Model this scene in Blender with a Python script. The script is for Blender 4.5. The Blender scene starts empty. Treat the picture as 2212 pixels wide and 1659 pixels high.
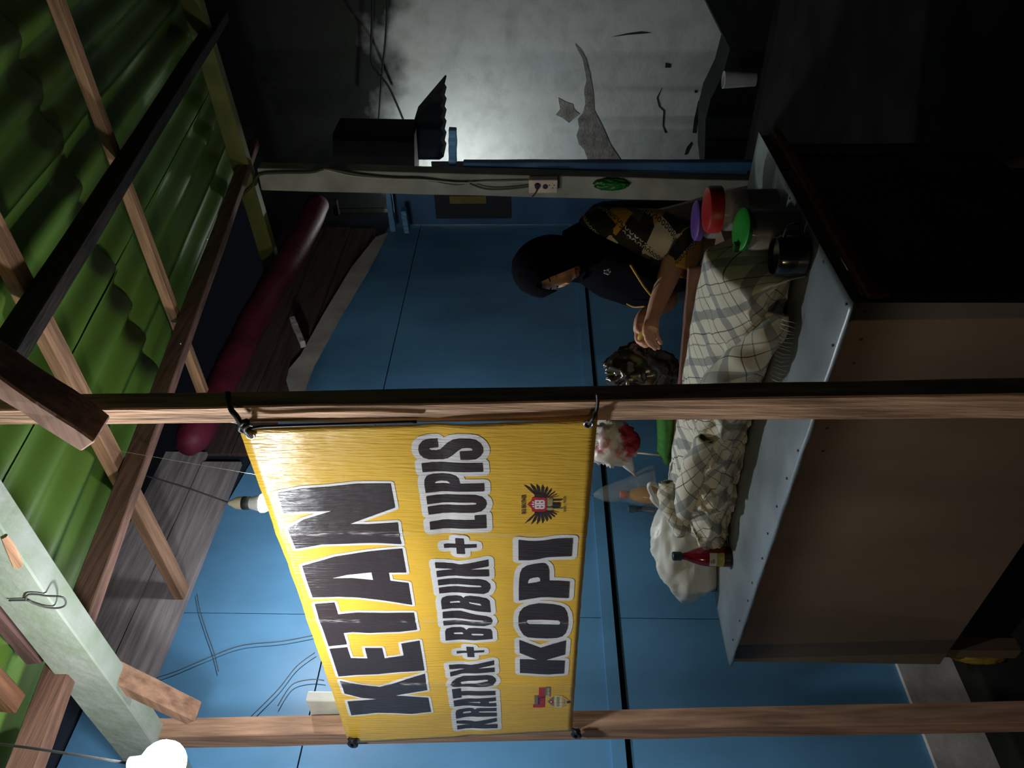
import bpy, bmesh, math, random
from mathutils import Vector, Matrix, noise
from mathutils.geometry import tessellate_polygon
random.seed(7)
V = Vector
scene = bpy.context.scene
COL = scene.collection

# ------------------------------------------------------------------ camera
# the phone was held on its side: world "up" points to the picture's left
F = 1640.0; YAW = math.radians(41.0); PITCH = math.radians(1.54); ROLL = 0.004
CAM = V((0, 0, 1.55))
_f = V((-math.sin(YAW)*math.cos(PITCH), math.cos(YAW)*math.cos(PITCH), math.sin(PITCH)))
_r0 = V((math.cos(YAW), math.sin(YAW), 0)); _u0 = _r0.cross(_f)
_r = _r0*math.cos(ROLL) + _u0*math.sin(ROLL); _u = _u0*math.cos(ROLL) - _r0*math.sin(ROLL)
cd = bpy.data.cameras.new('camera'); cam = bpy.data.objects.new('camera', cd); COL.objects.link(cam)
mx = Matrix((-_u, _r, -_f)).transposed().to_4x4(); mx.translation = CAM
cam.matrix_world = mx
cd.sensor_width = 36.0; cd.sensor_fit = 'HORIZONTAL'; cd.lens = 36.0*F/2212.0; cd.clip_start = 0.02
scene.camera = cam

# ------------------------------------------------------------------ night sky, exposure
w = bpy.data.worlds.new('night'); scene.world = w; w.use_nodes = True
w.node_tree.nodes['Background'].inputs[0].default_value = (0.55, 0.7, 1.0, 1)
w.node_tree.nodes['Background'].inputs[1].default_value = 0.004
scene.view_settings.view_transform = 'Standard'; scene.view_settings.look = 'None'
scene.view_settings.exposure = 0.0; scene.view_settings.gamma = 1.0
scene.view_settings.use_curve_mapping = False

LAMP_FRONT = 410.0     # bulb hanging in front of the banner
LAMP_STALL = 950.0      # bulb over the counter
LAMP_LANE = 650.0     # warm neighbour's bulb across the lane
LAMP_YARD = 950.0       # bulb under the awning in the yard

# ------------------------------------------------------------------ pixel -> place helpers
def ray(x, y): return _f + _r*(((1659-y)-829.5)/F) - _u*((x-1106)/F)
def hY(x, y, Y): d = ray(x, y); return CAM + d*(Y/d.y)
def hX(x, y, X): d = ray(x, y); return CAM + d*(X/d.x)
def hZ(x, y, Z): d = ray(x, y); return CAM + d*((Z-CAM.z)/d.z)
def hD(x, y, t): return CAM + ray(x, y)*t

# ------------------------------------------------------------------ materials
MATS = {}
def mat(name, col, rough=0.6, var=0.2, scale=6.0, stretch=(1, 1, 1), bump=0.0, bscale=None, metal=0.0, spec=0.4,
        col2=None, lo=0.35, hi=0.65, trans=0.0, alpha=1.0, emit=None, coat=0.0):
    if name in MATS: return MATS[name]
    m = bpy.data.materials.new(name); m.use_nodes = True; MATS[name] = m
    nt = m.node_tree; N = nt.nodes; L = nt.links; b = N['Principled BSDF']
    b.inputs['Roughness'].default_value = rough; b.inputs['Metallic'].default_value = metal
    b.inputs['Specular IOR Level'].default_value = spec
    b.inputs['Transmission Weight'].default_value = trans; b.inputs['Alpha'].default_value = alpha
    b.inputs['Coat Weight'].default_value = coat
    g = N.new('ShaderNodeNewGeometry'); mp = N.new('ShaderNodeMapping'); mp.inputs['Scale'].default_value = stretch
    L.new(g.outputs['Position'], mp.inputs['Vector'])
    nz = N.new('ShaderNodeTexNoise'); nz.inputs['Scale'].default_value = scale; nz.inputs['Detail'].default_value = 6
    L.new(mp.outputs[0], nz.inputs['Vector'])
    rp = N.new('ShaderNodeValToRGB')
    rp.color_ramp.elements[0].position = lo; rp.color_ramp.elements[1].position = hi
    c2 = col2 if col2 else tuple(min(1, c*(1+var)) for c in col)
    c1 = col if col2 else tuple(c*(1-var) for c in col)
    rp.color_ramp.elements[0].color = (*c1, 1); rp.color_ramp.elements[1].color = (*c2, 1)
    L.new(nz.outputs['Fac'], rp.inputs['Fac']); L.new(rp.outputs['Color'], b.inputs['Base Color'])
    if emit:
        b.inputs['Emission Color'].default_value = (*emit[0], 1); b.inputs['Emission Strength'].default_value = emit[1]
    if bump:
        n2 = N.new('ShaderNodeTexNoise'); n2.inputs['Scale'].default_value = bscale or scale*4; n2.inputs['Detail'].default_value = 8
        L.new(mp.outputs[0], n2.inputs['Vector'])
        bp = N.new('ShaderNodeBump'); bp.inputs['Strength'].default_value = bump; bp.inputs['Distance'].default_value = 0.01
        L.new(n2.outputs['Fac'], bp.inputs['Height']); L.new(bp.outputs['Normal'], b.inputs['Normal'])
    return m
def wood(name, col, axis, var=0.35, rough=0.75, bump=0.35, scale=40):
    st = [1.0, 1.0, 1.0]; st['xyz'.index(axis)] = 0.07
    return mat(name, col, rough, var, scale, tuple(st), bump, scale*2.5, spec=0.25)

# ------------------------------------------------------------------ mesh helpers
def link(name, me, m, parent=None, smooth=False):
    if m is not None:
        for k in (m if isinstance(m, (list, tuple)) else [m]): me.materials.append(k)
    if smooth:
        for p in me.polygons: p.use_smooth = True
    o = bpy.data.objects.new(name, me); COL.objects.link(o)
    if parent is not None: o.parent = parent; o.matrix_parent_inverse = Matrix.Translation(-parent.location)
    return o
def mesh(name, vs, fs, m, parent=None, smooth=False):
    me = bpy.data.meshes.new(name); me.from_pydata([tuple(v) for v in vs], [], [tuple(f) for f in fs]); me.validate(); me.update()
    bm = bmesh.new(); bm.from_mesh(me); bmesh.ops.recalc_face_normals(bm, faces=bm.faces[:]); bm.to_mesh(me); bm.free()
    return link(name, me, m, parent, smooth)
def thing(name, label, cat, loc=(0, 0, 0), group=None, kind=None):
    o = bpy.data.objects.new(name, None); COL.objects.link(o); o.location = loc; o.empty_display_size = 0.05
    tag(o, label, cat, group, kind); return o
def tag(o, label=None, cat=None, group=None, kind=None):
    if label: o['label'] = label
    if cat: o['category'] = cat
    if group: o['group'] = group
    if kind: o['kind'] = kind
    return o
HEX = [(0, 1, 2, 3), (7, 6, 5, 4), (0, 4, 5, 1), (1, 5, 6, 2), (2, 6, 7, 3), (3, 7, 4, 0)]
def box(name, a, b, m, parent=None, bev=0.0):
    x0, y0, z0 = [min(a[i], b[i]) for i in range(3)]; x1, y1, z1 = [max(a[i], b[i]) for i in range(3)]
    vs = [(x0, y0, z0), (x1, y0, z0), (x1, y1, z0), (x0, y1, z0), (x0, y0, z1), (x1, y0, z1), (x1, y1, z1), (x0, y1, z1)]
    o = mesh(name, vs, HEX, m, parent)
    if bev:
        k = o.modifiers.new('bevel', 'BEVEL'); k.width = bev; k.segments = 2
    return o
def prism(name, quads, m, parent=None):
    """a timber given as a list of four-corner sections"""
    vs = [p for q in quads for p in q]; fs = []
    for i in range(len(quads)-1):
        for j in range(4): fs.append((i*4+j, i*4+(j+1) % 4, i*4+4+(j+1) % 4, i*4+4+j))
    n = len(quads)-1; fs += [(3, 2, 1, 0), (n*4, n*4+1, n*4+2, n*4+3)]
    return mesh(name, vs, fs, m, parent)
def beam(name, p0, p1, wd, ht, m, parent=None, up=V((0, 0, 1)), seg=10, jit=0.0025):
    p0 = V(p0); p1 = V(p1); d = (p1-p0).normalized(); s = d.cross(up).normalized(); t = s.cross(d)
    qs = []
    for i in range(seg+1):
        c = p0.lerp(p1, i/seg)
        qs.append([c + s*(a*wd/2+random.uniform(-jit, jit)) + t*(b*ht/2+random.uniform(-jit, jit)) for a, b in ((-1, -1), (1, -1), (1, 1), (-1, 1))])
    o = prism(name, qs, m, parent)
    k = o.modifiers.new('bevel', 'BEVEL'); k.width = 0.004; k.segments = 1; k.limit_method = 'ANGLE'; k.angle_limit = 0.8
    return o
def tube_data(pts, rad, n=8, cap=True):
    pts = [V(p) for p in pts]; vs = []; fs = []; up = V((0.3, 0.2, 0.93))
    for i, p in enumerate(pts):
        d = (pts[min(i+1, len(pts)-1)] - pts[max(i-1, 0)]).normalized()
        s = d.cross(up)
        if s.length < 0.05: s = d.cross(V((1, 0, 0)))
        s.normalize(); t = s.cross(d); r = rad[i] if isinstance(rad, (list, tuple)) else rad
        for k in range(n):
            a = 2*math.pi*k/n; vs.append(p + s*(r*math.cos(a)) + t*(r*math.sin(a)))
    for i in range(len(pts)-1):
        for k in range(n): fs.append((i*n+k, i*n+(k+1) % n, (i+1)*n+(k+1) % n, (i+1)*n+k))
    if cap:
        fs.append(tuple(range(n-1, -1, -1))); fs.append(tuple((len(pts)-1)*n+k for k in range(n)))
    return vs, fs
def tube(name, pts, rad, m, parent=None, n=8): 
    vs, fs = tube_data(pts, rad, n); return mesh(name, vs, fs, m, parent, True)
def spline(pts, k=8):
    pts = [V(p) for p in pts]; out = []
    for i in range(len(pts)-1):
        p0 = pts[max(i-1, 0)]; p1 = pts[i]; p2 = pts[i+1]; p3 = pts[min(i+2, len(pts)-1)]
        for j in range(k):
            t = j/k
            out.append(0.5*((2*p1)+(p2-p0)*t+(2*p0-5*p1+4*p2-p3)*t*t+(3*p1-p0-3*p2+p3)*t**3))
    out.append(pts[-1]); return out
def lathe(name, c, prof, m, parent=None, n=28, axis=None, smooth=True):
    c = V(c); R = V((0, 0, 1)).rotation_difference(V(axis)).to_matrix() if axis is not None else Matrix.Identity(3)
    vs = []; fs = []
    for r, z in prof:
        for k in range(n):
            a = 2*math.pi*k/n; vs.append(c + R @ V((r*math.cos(a), r*math.sin(a), z)))
    for i in range(len(prof)-1):
        for k in range(n): fs.append((i*n+k, i*n+(k+1) % n, (i+1)*n+(k+1) % n, (i+1)*n+k))
    fs.append(tuple(range(n-1, -1, -1))); fs.append(tuple((len(prof)-1)*n+k for k in range(n)))
    o = mesh(name, vs, fs, m, parent, smooth)
    if smooth:
        k = o.modifiers.new('edges', 'EDGE_SPLIT'); k.split_angle = 0.7
    return o
def fbm(p, s, o=3): 
    v = 0; a = 1
    for i in range(o): v += a*noise.noise(V(p)*s*(2**i)); a *= 0.5
    return v
def tri_poly(outer, holes=()):
    loops = [[V((p[0], p[1], 0)) for p in outer]] + [[V((p[0], p[1], 0)) for p in h] for h in holes]
    tris = tessellate_polygon(loops); pts = [p for l in loops for p in l]
    return [(p.x, p.y) for p in pts], tris
def extrude_poly(name, pts3, off, m, parent=None):
    """polygon given by 3D points, made solid by the vector off"""
    n = len(pts3); off = V(off)
    nrm = V((0, 0, 0))
    for i in range(n): nrm += V(pts3[i]).cross(V(pts3[(i+1) % n]))
    nrm.normalize(); e1 = (V(pts3[1])-V(pts3[0])).normalized(); e2 = nrm.cross(e1)
    flat = [(V(p).dot(e1), V(p).dot(e2)) for p in pts3]
    _, tr = tri_poly(flat)
    vs = [V(p) for p in pts3] + [V(p)+off for p in pts3]; fs = [tuple(t) for t in tr] + [tuple(i+n for i in reversed(t)) for t in tr]
    for i in range(n): fs.append((i, (i+1) % n, n+(i+1) % n, n+i))
    return mesh(name, vs, fs, m, parent)
def blob(name, c, rr, ru, rf, m, parent=None, amp=0.25, fr=6.0, nu=48, nv=32, flat=None, pinch=0.0, seed=0.0, ridged=True):
    """crumpled bag: camera-right half width, half height, half depth"""
    c = V(c); vs = []; fs = []; F0 = V((_f.x, _f.y, 0)).normalized()
    for i in range(nv+1):
        th = math.pi*i/nv
        for k in range(nu):
            ph = 2*math.pi*k/nu
            d = V((math.sin(th)*math.cos(ph), math.sin(th)*math.sin(ph), math.cos(th)))
            n = fbm(d+V((seed, seed*2, 0)), fr*0.3, 4)
            if ridged: n = 0.35-abs(n)
            s = 1+amp*n
            if pinch and d.z > 0: s2 = 1-pinch*d.z**2
            else: s2 = 1.0
            p = c + _r0*(d.x*rr*s*s2) + F0*(d.y*rf*s*s2) + V((0, 0, d.z*ru*s))
            if flat is not None and p.z < flat: p.z = flat+0.0005
            vs.append(p)
    for i in range(nv):
        for k in range(nu): fs.append((i*nu+k, i*nu+(k+1) % nu, (i+1)*nu+(k+1) % nu, (i+1)*nu+k))
    return mesh(name, vs, fs, m, parent, True)

# shared materials
M_WOODZ = wood('raw wood upright', (0.36, 0.21, 0.135), 'z')
M_WOODX = wood('raw wood along x', (0.36, 0.20, 0.105), 'x')
M_WOODY = wood('raw wood along y', (0.20, 0.105, 0.075), 'y')
M_DARKY = wood('dark wood along y', (0.035, 0.028, 0.024), 'y')
M_BLUE = mat('blue paint', (0.095, 0.255, 0.44), 0.45, 0.22, 2.2, (1, 1, 0.5), 0.06, 30, spec=0.4)
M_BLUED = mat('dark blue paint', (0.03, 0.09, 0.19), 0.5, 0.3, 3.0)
M_BLACK = mat('black cord', (0.012, 0.012, 0.014), 0.5, 0.2, 20)
M_WIRE = mat('grey wire', (0.09, 0.09, 0.09), 0.5, 0.2, 20)
M_STEEL = mat('worn steel', (0.55, 0.55, 0.55), 0.3, 0.2, 30, metal=1.0)

# =================================================================== STRUCTURE
FLOOR = -0.18; SLAB = -0.02
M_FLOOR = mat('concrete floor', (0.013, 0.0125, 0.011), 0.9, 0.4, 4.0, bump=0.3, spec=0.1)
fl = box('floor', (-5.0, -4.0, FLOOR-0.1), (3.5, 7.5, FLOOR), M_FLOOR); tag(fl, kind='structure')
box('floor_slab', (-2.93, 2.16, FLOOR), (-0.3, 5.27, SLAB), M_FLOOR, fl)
# --- left wall of blue sheets
XW = -2.95
wl = thing('wall_left', None, None, (XW, 2.5, 0), kind='structure')
def wall_panel(poly, name='wall_panel', m=M_BLUE, th=0.012, x=XW):
    return extrude_poly(name, [(x, a, b) for a, b in poly], (-th, 0, 0), m, wl)
ys = [-0.6, 0.62, 1.84, 3.06, 4.28, 5.30]
def topz(y): 
    pts = [(-1, 3.34), (1.45, 3.34), (1.46, 3.12), (2.4, 3.10), (3.58, 2.93), (5.3, 2.67)]
    for (a, b), (c, d) in zip(pts, pts[1:]):
        if y <= c: return b+(d-b)*(y-a)/(c-a)
    return pts[-1][1]
for a, b in zip(ys, ys[1:]):
    a += 0.0015; b -= 0.0015
    wall_panel([(a, 0.05), (b, 0.05), (b, 1.168), (a, 1.168)])
    wall_panel([(a, 1.19), (b, 1.19), (b, 2.425), (a, 2.425)])
    mid = [(t, topz(t)) for t in (a+(b-a)*i/6 for i in range(6, -1, -1))]
    wall_panel([(a, 2.431), (b, 2.431)]+mid)
box('batten', (XW, -0.6, 1.192), (XW+0.016, 5.29, 1.245), M_BLUE, wl)
box('backing', (XW-0.05, -0.6, -0.1), (XW-0.03, 5.5, 3.45), mat('backing', (0.02, 0.03, 0.05), 0.9), wl)
M_PLINTH = mat('whitewashed plinth', (0.42, 0.40, 0.38), 0.85, 0.3, 5, bump=0.3)
pl = box('baseboard_left', (XW-0.02, -0.6, FLOOR), (XW+0.02, 5.3, 0.05), M_PLINTH); tag(pl, kind='structure')
# boards above the blue sheets
M_GREY = wood('weathered grey board', (0.33, 0.30, 0.31), 'y', 0.3, 0.9)
M_BRN = wood('old brown board', (0.085, 0.055, 0.05), 'y', 0.3, 0.9)
for (y0, y1, z0, z1, mm, dx) in [(1.47, 2.72, 3.085, 3.29, M_GREY, 0.03), (1.50, 2.80, 3.297, 3.52, M_GREY, 0.02), (2.73, 5.25, 2.78, 2.97, M_BRN, -0.012), (2.81, 5.25, 2.98, 3.17, M_BRN, 0.0), (2.82, 5.25, 3.18, 3.5, M_BRN, -0.012)]:
    box('wall_board', (XW-0.02+dx, y0, z0), (XW+0.004+dx, y1, z1), mm, wl)
# --- back wall of the stall (dark blue) and the strip beside the pale post
wb = thing('wall_back', None, None, (-2.5, 5.28, 0), kind='structure')
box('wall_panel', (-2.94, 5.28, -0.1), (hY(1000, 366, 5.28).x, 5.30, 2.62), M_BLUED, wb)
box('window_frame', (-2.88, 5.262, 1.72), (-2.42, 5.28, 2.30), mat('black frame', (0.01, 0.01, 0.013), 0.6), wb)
# --- white plastered wall of the neighbour across the yard
YWW = 6.5
wm = bpy.data.materials.new('mould and shade plaster'); wm.use_nodes = True; nt = wm.node_tree; N = nt.nodes; L = nt.links; bs = N['Principled BSDF']
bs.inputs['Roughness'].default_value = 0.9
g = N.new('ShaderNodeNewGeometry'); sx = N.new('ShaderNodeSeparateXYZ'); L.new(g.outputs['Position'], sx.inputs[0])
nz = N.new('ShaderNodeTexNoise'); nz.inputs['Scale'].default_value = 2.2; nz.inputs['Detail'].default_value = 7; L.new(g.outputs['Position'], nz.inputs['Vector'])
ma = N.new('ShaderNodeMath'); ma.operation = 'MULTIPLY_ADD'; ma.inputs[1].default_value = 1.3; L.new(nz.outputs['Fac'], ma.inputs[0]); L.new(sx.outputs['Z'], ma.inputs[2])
rp = N.new('ShaderNodeValToRGB'); e = rp.color_ramp.elements; e[0].position = 0.0; e[0].color = (0.58, 0.59, 0.58, 1); e[1].position = 1.0; e[1].color = (0.022, 0.026, 0.022, 1)  # upper wall near-black: mould, plus the eave's shade put into the colour
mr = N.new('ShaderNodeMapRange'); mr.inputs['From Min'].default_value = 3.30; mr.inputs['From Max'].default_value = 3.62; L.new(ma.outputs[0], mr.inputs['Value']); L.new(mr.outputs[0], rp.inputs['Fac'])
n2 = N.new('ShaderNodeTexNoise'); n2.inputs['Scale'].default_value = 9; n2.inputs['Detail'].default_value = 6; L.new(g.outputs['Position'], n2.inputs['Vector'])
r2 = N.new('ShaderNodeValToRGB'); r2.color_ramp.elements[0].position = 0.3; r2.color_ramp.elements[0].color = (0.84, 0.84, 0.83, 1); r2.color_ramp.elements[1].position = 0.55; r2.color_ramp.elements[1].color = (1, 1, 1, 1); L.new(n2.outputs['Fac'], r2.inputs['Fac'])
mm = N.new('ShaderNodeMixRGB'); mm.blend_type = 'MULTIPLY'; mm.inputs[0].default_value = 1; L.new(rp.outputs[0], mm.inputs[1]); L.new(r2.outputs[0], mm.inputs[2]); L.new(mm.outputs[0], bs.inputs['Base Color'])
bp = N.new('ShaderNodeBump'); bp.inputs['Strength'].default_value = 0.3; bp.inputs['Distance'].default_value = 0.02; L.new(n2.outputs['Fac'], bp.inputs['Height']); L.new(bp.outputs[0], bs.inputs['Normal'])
wr = thing('wall_right', None, None, (-2, YWW, 0), kind='structure')
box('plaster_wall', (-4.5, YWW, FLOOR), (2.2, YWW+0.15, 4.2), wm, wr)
M_CEM = mat('bare cement', (0.20, 0.185, 0.165), 0.95, 0.3, 14, bump=0.6)
def z1(pts, x0, y0, s): return [(x0+a/s, y0+b/s) for a, b in pts]
def wall_patch(pts, nm='bare_plaster_patch', m=M_CEM, off=0.004):
    extrude_poly(nm, [hY(x, y, YWW-off) for x, y in pts], (0, off+0.01, 0), m, wr)
wall_patch(z1([(710, 350), (760, 400), (800, 480), (830, 600), (855, 750), (862, 880), (930, 1010), (990, 1150), (1085, 1290), (815, 1290), (780, 1190), (740, 1150), (720, 1080), (740, 1020), (730, 950), (770, 900), (790, 830), (780, 720), (800, 640), (770, 470), (730, 400)], 1050, 0, 3.687))
wall_patch(z1([(575, 780), (640, 815), (690, 830), (700, 870), (745, 910), (700, 945), (660, 980), (610, 940), (555, 915), (590, 870)], 1050, 0, 3.687))
M_CRK = mat('crack', (0.02, 0.02, 0.02), 0.9)
for pts in ([(1000, 295), (1130, 265), (1240, 250), (1320, 262), (1240, 270), (1130, 278)], [(1400, 700), (1370, 780), (1390, 850), (1425, 880), (1415, 1000), (1440, 1060), (1425, 1060), (1405, 1000), (1412, 885), (1375, 850), (1358, 780)],
            [(1690, 800), (1705, 850), (1690, 960), (1670, 1060), (1645, 1060), (1655, 960), (1680, 850)], [(1635, 1130), (1640, 1150), (1600, 1230), (1580, 1235), (1600, 1170)], [(1430, 500), (1475, 510), (1470, 540), (1425, 540)], [(1660, 720), (1680, 720), (1680, 740), (1662, 740)]):
    wall_patch(z1(pts, 1050, 0, 3.687), 'crack', M_CRK, 0.003)

# --- corrugated green roof on purlins and rafters (it climbs away from the street)
S_R = 0.13
def roofz(y, z0): return z0 + S_R*(y-1.19)
ce = thing('ceiling', None, None, (-1.5, 2.5, 3.3), kind='structure')
M_ROOF = mat('green corrugated sheet', (0.10, 0.19, 0.022), 0.5, 0.3, 3.0, (1, 0.25, 1), 0.08, 40, spec=0.35, col2=(0.13, 0.25, 0.04))
def roof_sheet(x0, x1, y0, y1, dz, tilt=0.0):
    n = int((x1-x0)/0.0148); vs = []; fs = []; ny = 14
    for j in range(ny+1):
        y = y0+(y1-y0)*j/ny
        for i in range(n+1):
            x = x0+(x1-x0)*i/n
            vs.append((x+tilt*(y-y0), y, roofz(y, 3.088)+dz+0.022*math.sin(2*math.pi*x/0.178)+0.006*noise.noise(V((x*3, y*3, dz*50)))))
    for j in range(ny):
        for i in range(n): fs.append((j*(n+1)+i, j*(n+1)+i+1, (j+1)*(n+1)+i+1, (j+1)*(n+1)+i))
    o = mesh('roof_sheet', vs, fs, M_ROOF, ce, True)
    k = o.modifiers.new('solid', 'SOLIDIFY'); k.thickness = 0.0012
xs = [-2.33, -1.69, -0.95, -0.21, 0.53, 1.2]
for i, (a, b) in enumerate(zip(xs, xs[1:])):
    roof_sheet(a-0.03, b+0.03, 0.35, 2.62, 0.004*(i % 2), 0.004*random.uniform(-1, 1))
    roof_sheet(a-0.03, b+0.03, 2.5, 5.0, 0.012+0.004*(i % 2), 0.004*random.uniform(-1, 1))

# =================================================================== TIMBER FRAME
YB = 1.10     # the plane in which the banner hangs
def corner_post(name, pr, pm, plf, x0, x1, Yf, ztop, zbot, m, label):
    """post from three picked edges (right, near, left) at two heights"""
    secs = []
    for i, x in enumerate((x0, x1)):
        pmid = hY(x, pm[i], Yf); pl_ = hY(x, plf[i], Yf); pl_.z = pmid.z
        prr = hX(x, pr[i], pmid.x); prr.z = pmid.z
        secs.append([pl_, pmid, prr, pl_+(prr-pmid)])
    qs = []
    n = 14
    for k in range(n+1):
        z = zbot+(ztop-zbot)*k/n; t = (z-secs[0][1].z)/(secs[1][1].z-secs[0][1].z)
        qs.append([V((a.x+(b.x-a.x)*t+random.uniform(-.0015, .0015), a.y+(b.y-a.y)*t+random.uniform(-.0015, .0015), z)) for a, b in zip(secs[0], secs[1])])
    o = prism(name, qs, m)
    kk = o.modifiers.new('bevel', 'BEVEL'); kk.width = 0.003; kk.segments = 1; kk.limit_method = 'ANGLE'; kk.angle_limit = 0.8
    return tag(o, label, 'post')
M_POSTA = wood('rough sawn post', (0.60, 0.38, 0.25), 'z', 0.45, 0.8, 0.6, 55)
corner_post('wooden_post', (853, 815), (887, 851), (918, 906), 0, 2212, YB+0.012, 2.86, FLOOR, M_POSTA, 'rough sawn wooden post in the foreground holding the near edge of the yellow banner')
corner_post('wooden_post', (1546, 1515), (1588, 1560), (1612, 1582), 600, 2200, YB+0.012, 2.86, FLOOR, M_WOODZ, 'reddish wooden post by the blue wall holding the far edge of the banner')
M_PEEL = mat('peeling grey green paint', (0.30, 0.36, 0.26), 0.8, 0.3, 9, (1, 1, 1), 0.4, 40, col2=(0.42, 0.45, 0.40))
fb = beam('eave_beam', (-3.0, YB+0.02, 2.875), (0.4, YB+0.02, 2.835), 0.075, 0.15, M_PEEL, jit=0.004)
tag(fb, 'pale grey-green painted front eave beam with peeling paint and a wire tie', 'beam')
M_TIE = wood('peeled raw wood', (0.6, 0.33, 0.2), 'x')
extrude_poly('bare_wood_patch', [hY(x, y, YB-0.021) for x, y in [(4, 1165), (14, 1160), (32, 1185), (48, 1218), (45, 1227), (30, 1228), (18, 1200)]], (0, 0.006, 0), M_TIE, fb)
kb = beam('knee_brace', hY(212, 1440, YB+0.03), hY(420, 1540, YB+0.04), 0.05, 0.065, wood('brace wood', (0.34, 0.19, 0.12), 'x'), up=V((0, 1, 0)), seg=4, jit=0.001)
tag(kb, 'short wooden knee brace between the eave beam and the post by the wall', 'brace')
br = beam('diagonal_brace', hY(208, 937, YB-0.05), hY(-260, 625, YB-0.05), 0.052, 0.075, wood('brace rough', (0.42, 0.26, 0.2), 'x', 0.3), up=V((0, 1, 0)))
tag(br, 'stout diagonal brace nailed across the top of the foreground post', 'brace')
lathe('nail', hY(157, 931, YB-0.078), [(0.0, 0), (0.006, 0.0), (0.006, 0.002), (0.0, 0.003)], M_STEEL, br, 10, axis=(0, -1, 0))
def rafter(x, y0, y1, wd, ht, m, lab):
    o = beam('rafter', (x, y0, roofz(y0, 2.95)), (x, y1, roofz(y1, 2.95)), wd, ht, m); return tag(o, lab, 'rafter')
rafter(-1.295, 0.45, 4.85, 0.055, 0.085, M_DARKY, 'near-black thick rafter crossing under the green roof at the right')
r2_ = rafter(-2.09, 0.45, 4.85, 0.05, 0.08, M_WOODY, 'red-brown rafter with shiny nail heads crossing the middle of the green roof')
for px_, py_ in ((448, 516), (390, 742)):
    d = ray(px_, py_); t = (roofz(0, 2.905)-CAM.z)/(d.z-S_R*d.y); lathe('nail', CAM+d*t, [(0, 0), (0.006, 0), (0.005, 0.003), (0, 0.004)], M_STEEL, r2_, 10, axis=(0, 0, -1))
def purlin(y, x0, x1, wd, ht, m, lab, g='purlins under the green roof'):
    o = beam('purlin', (x0, y, roofz(y, 3.022)), (x1, y, roofz(y, 3.022)), wd, ht, m); return tag(o, lab, 'purlin', g)
purlin(2.88, -2.80, 0.6, 0.05, 0.045, M_WOODX, 'slim tan purlin, the one farther from the front of the two tan ones')
purlin(1.92, -2.95, 0.6, 0.07, 0.05, wood('purlin wood', (0.40, 0.22, 0.13), 'x'), 'wide knotty tan purlin ending at the blue wall, above the counter')
purlin(1.14, -2.07, 0.6, 0.055, 0.05, wood('purlin brown', (0.17, 0.09, 0.08), 'x'), 'brown purlin end just behind the peeling eave beam')
purlin(0.98, -2.04, 0.6, 0.055, 0.05, wood('purlin brown2', (0.22, 0.10, 0.055), 'x'), 'rust-brown purlin end at the very front eave')
M_YEL = mat('yellow green paint', (0.11, 0.115, 0.02), 0.6, 0.25, 5)
a_ = hY(415, 0, 4.5); b_ = hY(602, 618, 4.5)
yb = beam('back_beam', b_, a_+(a_-b_)*0.5, 0.07, 0.11, M_YEL); tag(yb, 'yellow-green painted beam resting on the pale post at the back', 'beam')
M_PALE = mat('pale painted post', (0.27, 0.26, 0.195), 0.7, 0.2, 5)
c0 = hY(545, 380, 4.53); c1 = hY(1180, 396, 4.53); dirp = (c1-c0)/(c1.z-c0.z)
pp = beam('wooden_post', c0+dirp*(3.30-c0.z), c0+dirp*(FLOOR-c0.z), 0.15, 0.10, M_PALE, up=V((0, 1, 0))); tag(pp, 'pale painted back post with cables stapled down it and a wall socket', 'post')
a_ = hY(990, 357, 4.62); b_ = hY(1640, 357, 4.62)
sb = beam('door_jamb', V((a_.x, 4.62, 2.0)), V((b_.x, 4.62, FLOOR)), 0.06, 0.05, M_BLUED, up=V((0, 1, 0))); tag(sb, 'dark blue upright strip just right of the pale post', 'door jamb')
bt = beam('wood_stub', hY(978, 355, 4.66), hY(978, 278, 4.66), 0.05, 0.055, M_BLUE, up=V((0, 1, 0))); tag(bt, 'short blue timber stub jutting out in front of the white wall', 'timber')
for i, (p, q, wdt, lab) in enumerate([((838, 412), (850, 497), 0.05, 'thin blue stick at the top of the dark back wall'), ((872, 452), (880, 500), 0.07, 'pale blue wooden block on the corner of the blue wall'), ]):
    o = beam('blue_stick', hY(*p, 5.1), hY(*q, 5.1), 0.04, wdt, M_BLUE, up=V((0, 1, 0))); tag(o, lab, 'timber')
st = beam('wood_stub', hX(632, 690, -2.86), hX(655, 745, -2.86), 0.05, 0.035, mat('pale stub', (0.45, 0.42, 0.4), 0.8), up=V((0, 0, 1))); tag(st, 'short pale stick stuck between boards above the blue wall', 'timber')

# red roll, pale sheet, on top of the wall
M_RED = mat('crimson tarp', (0.10, 0.010, 0.022), 0.55, 0.3, 7, bump=0.3, spec=0.3)
rp_ = []; rr_ = []
for i in range(41):
    t = i/40; y = 2.56+2.5*t; rp_.append((-2.66+0.015*math.sin(7*t), y, 3.245-0.10*t-0.012*math.sin(9*t))); rr_.append((0.085+0.012*noise.noise(V((t*8, 0, 0))))*min(1, 0.55+t*14))
ro = tube('tarp_roll', rp_, rr_, M_RED, None, 20); tag(ro, 'long crimson rolled tarpaulin lying on top of the blue wall', 'tarpaulin')
M_SHEET = mat('pale fibre sheet', (0.40, 0.37, 0.33), 0.8, 0.2, 6)
sp = [hX(x, y, -2.90) for x, y in [(838, 505), (812, 515), (760, 580), (700, 680), (650, 770), (625, 800), (619, 825), (625, 845), (640, 865), (655, 860), (680, 790), (740, 680), (800, 580)]]
so = extrude_poly('fibre_sheet', sp, (0.012, 0, 0), M_SHEET); tag(so, 'pale strip of sheeting with a rounded end along the wall top', 'sheet')

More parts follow.
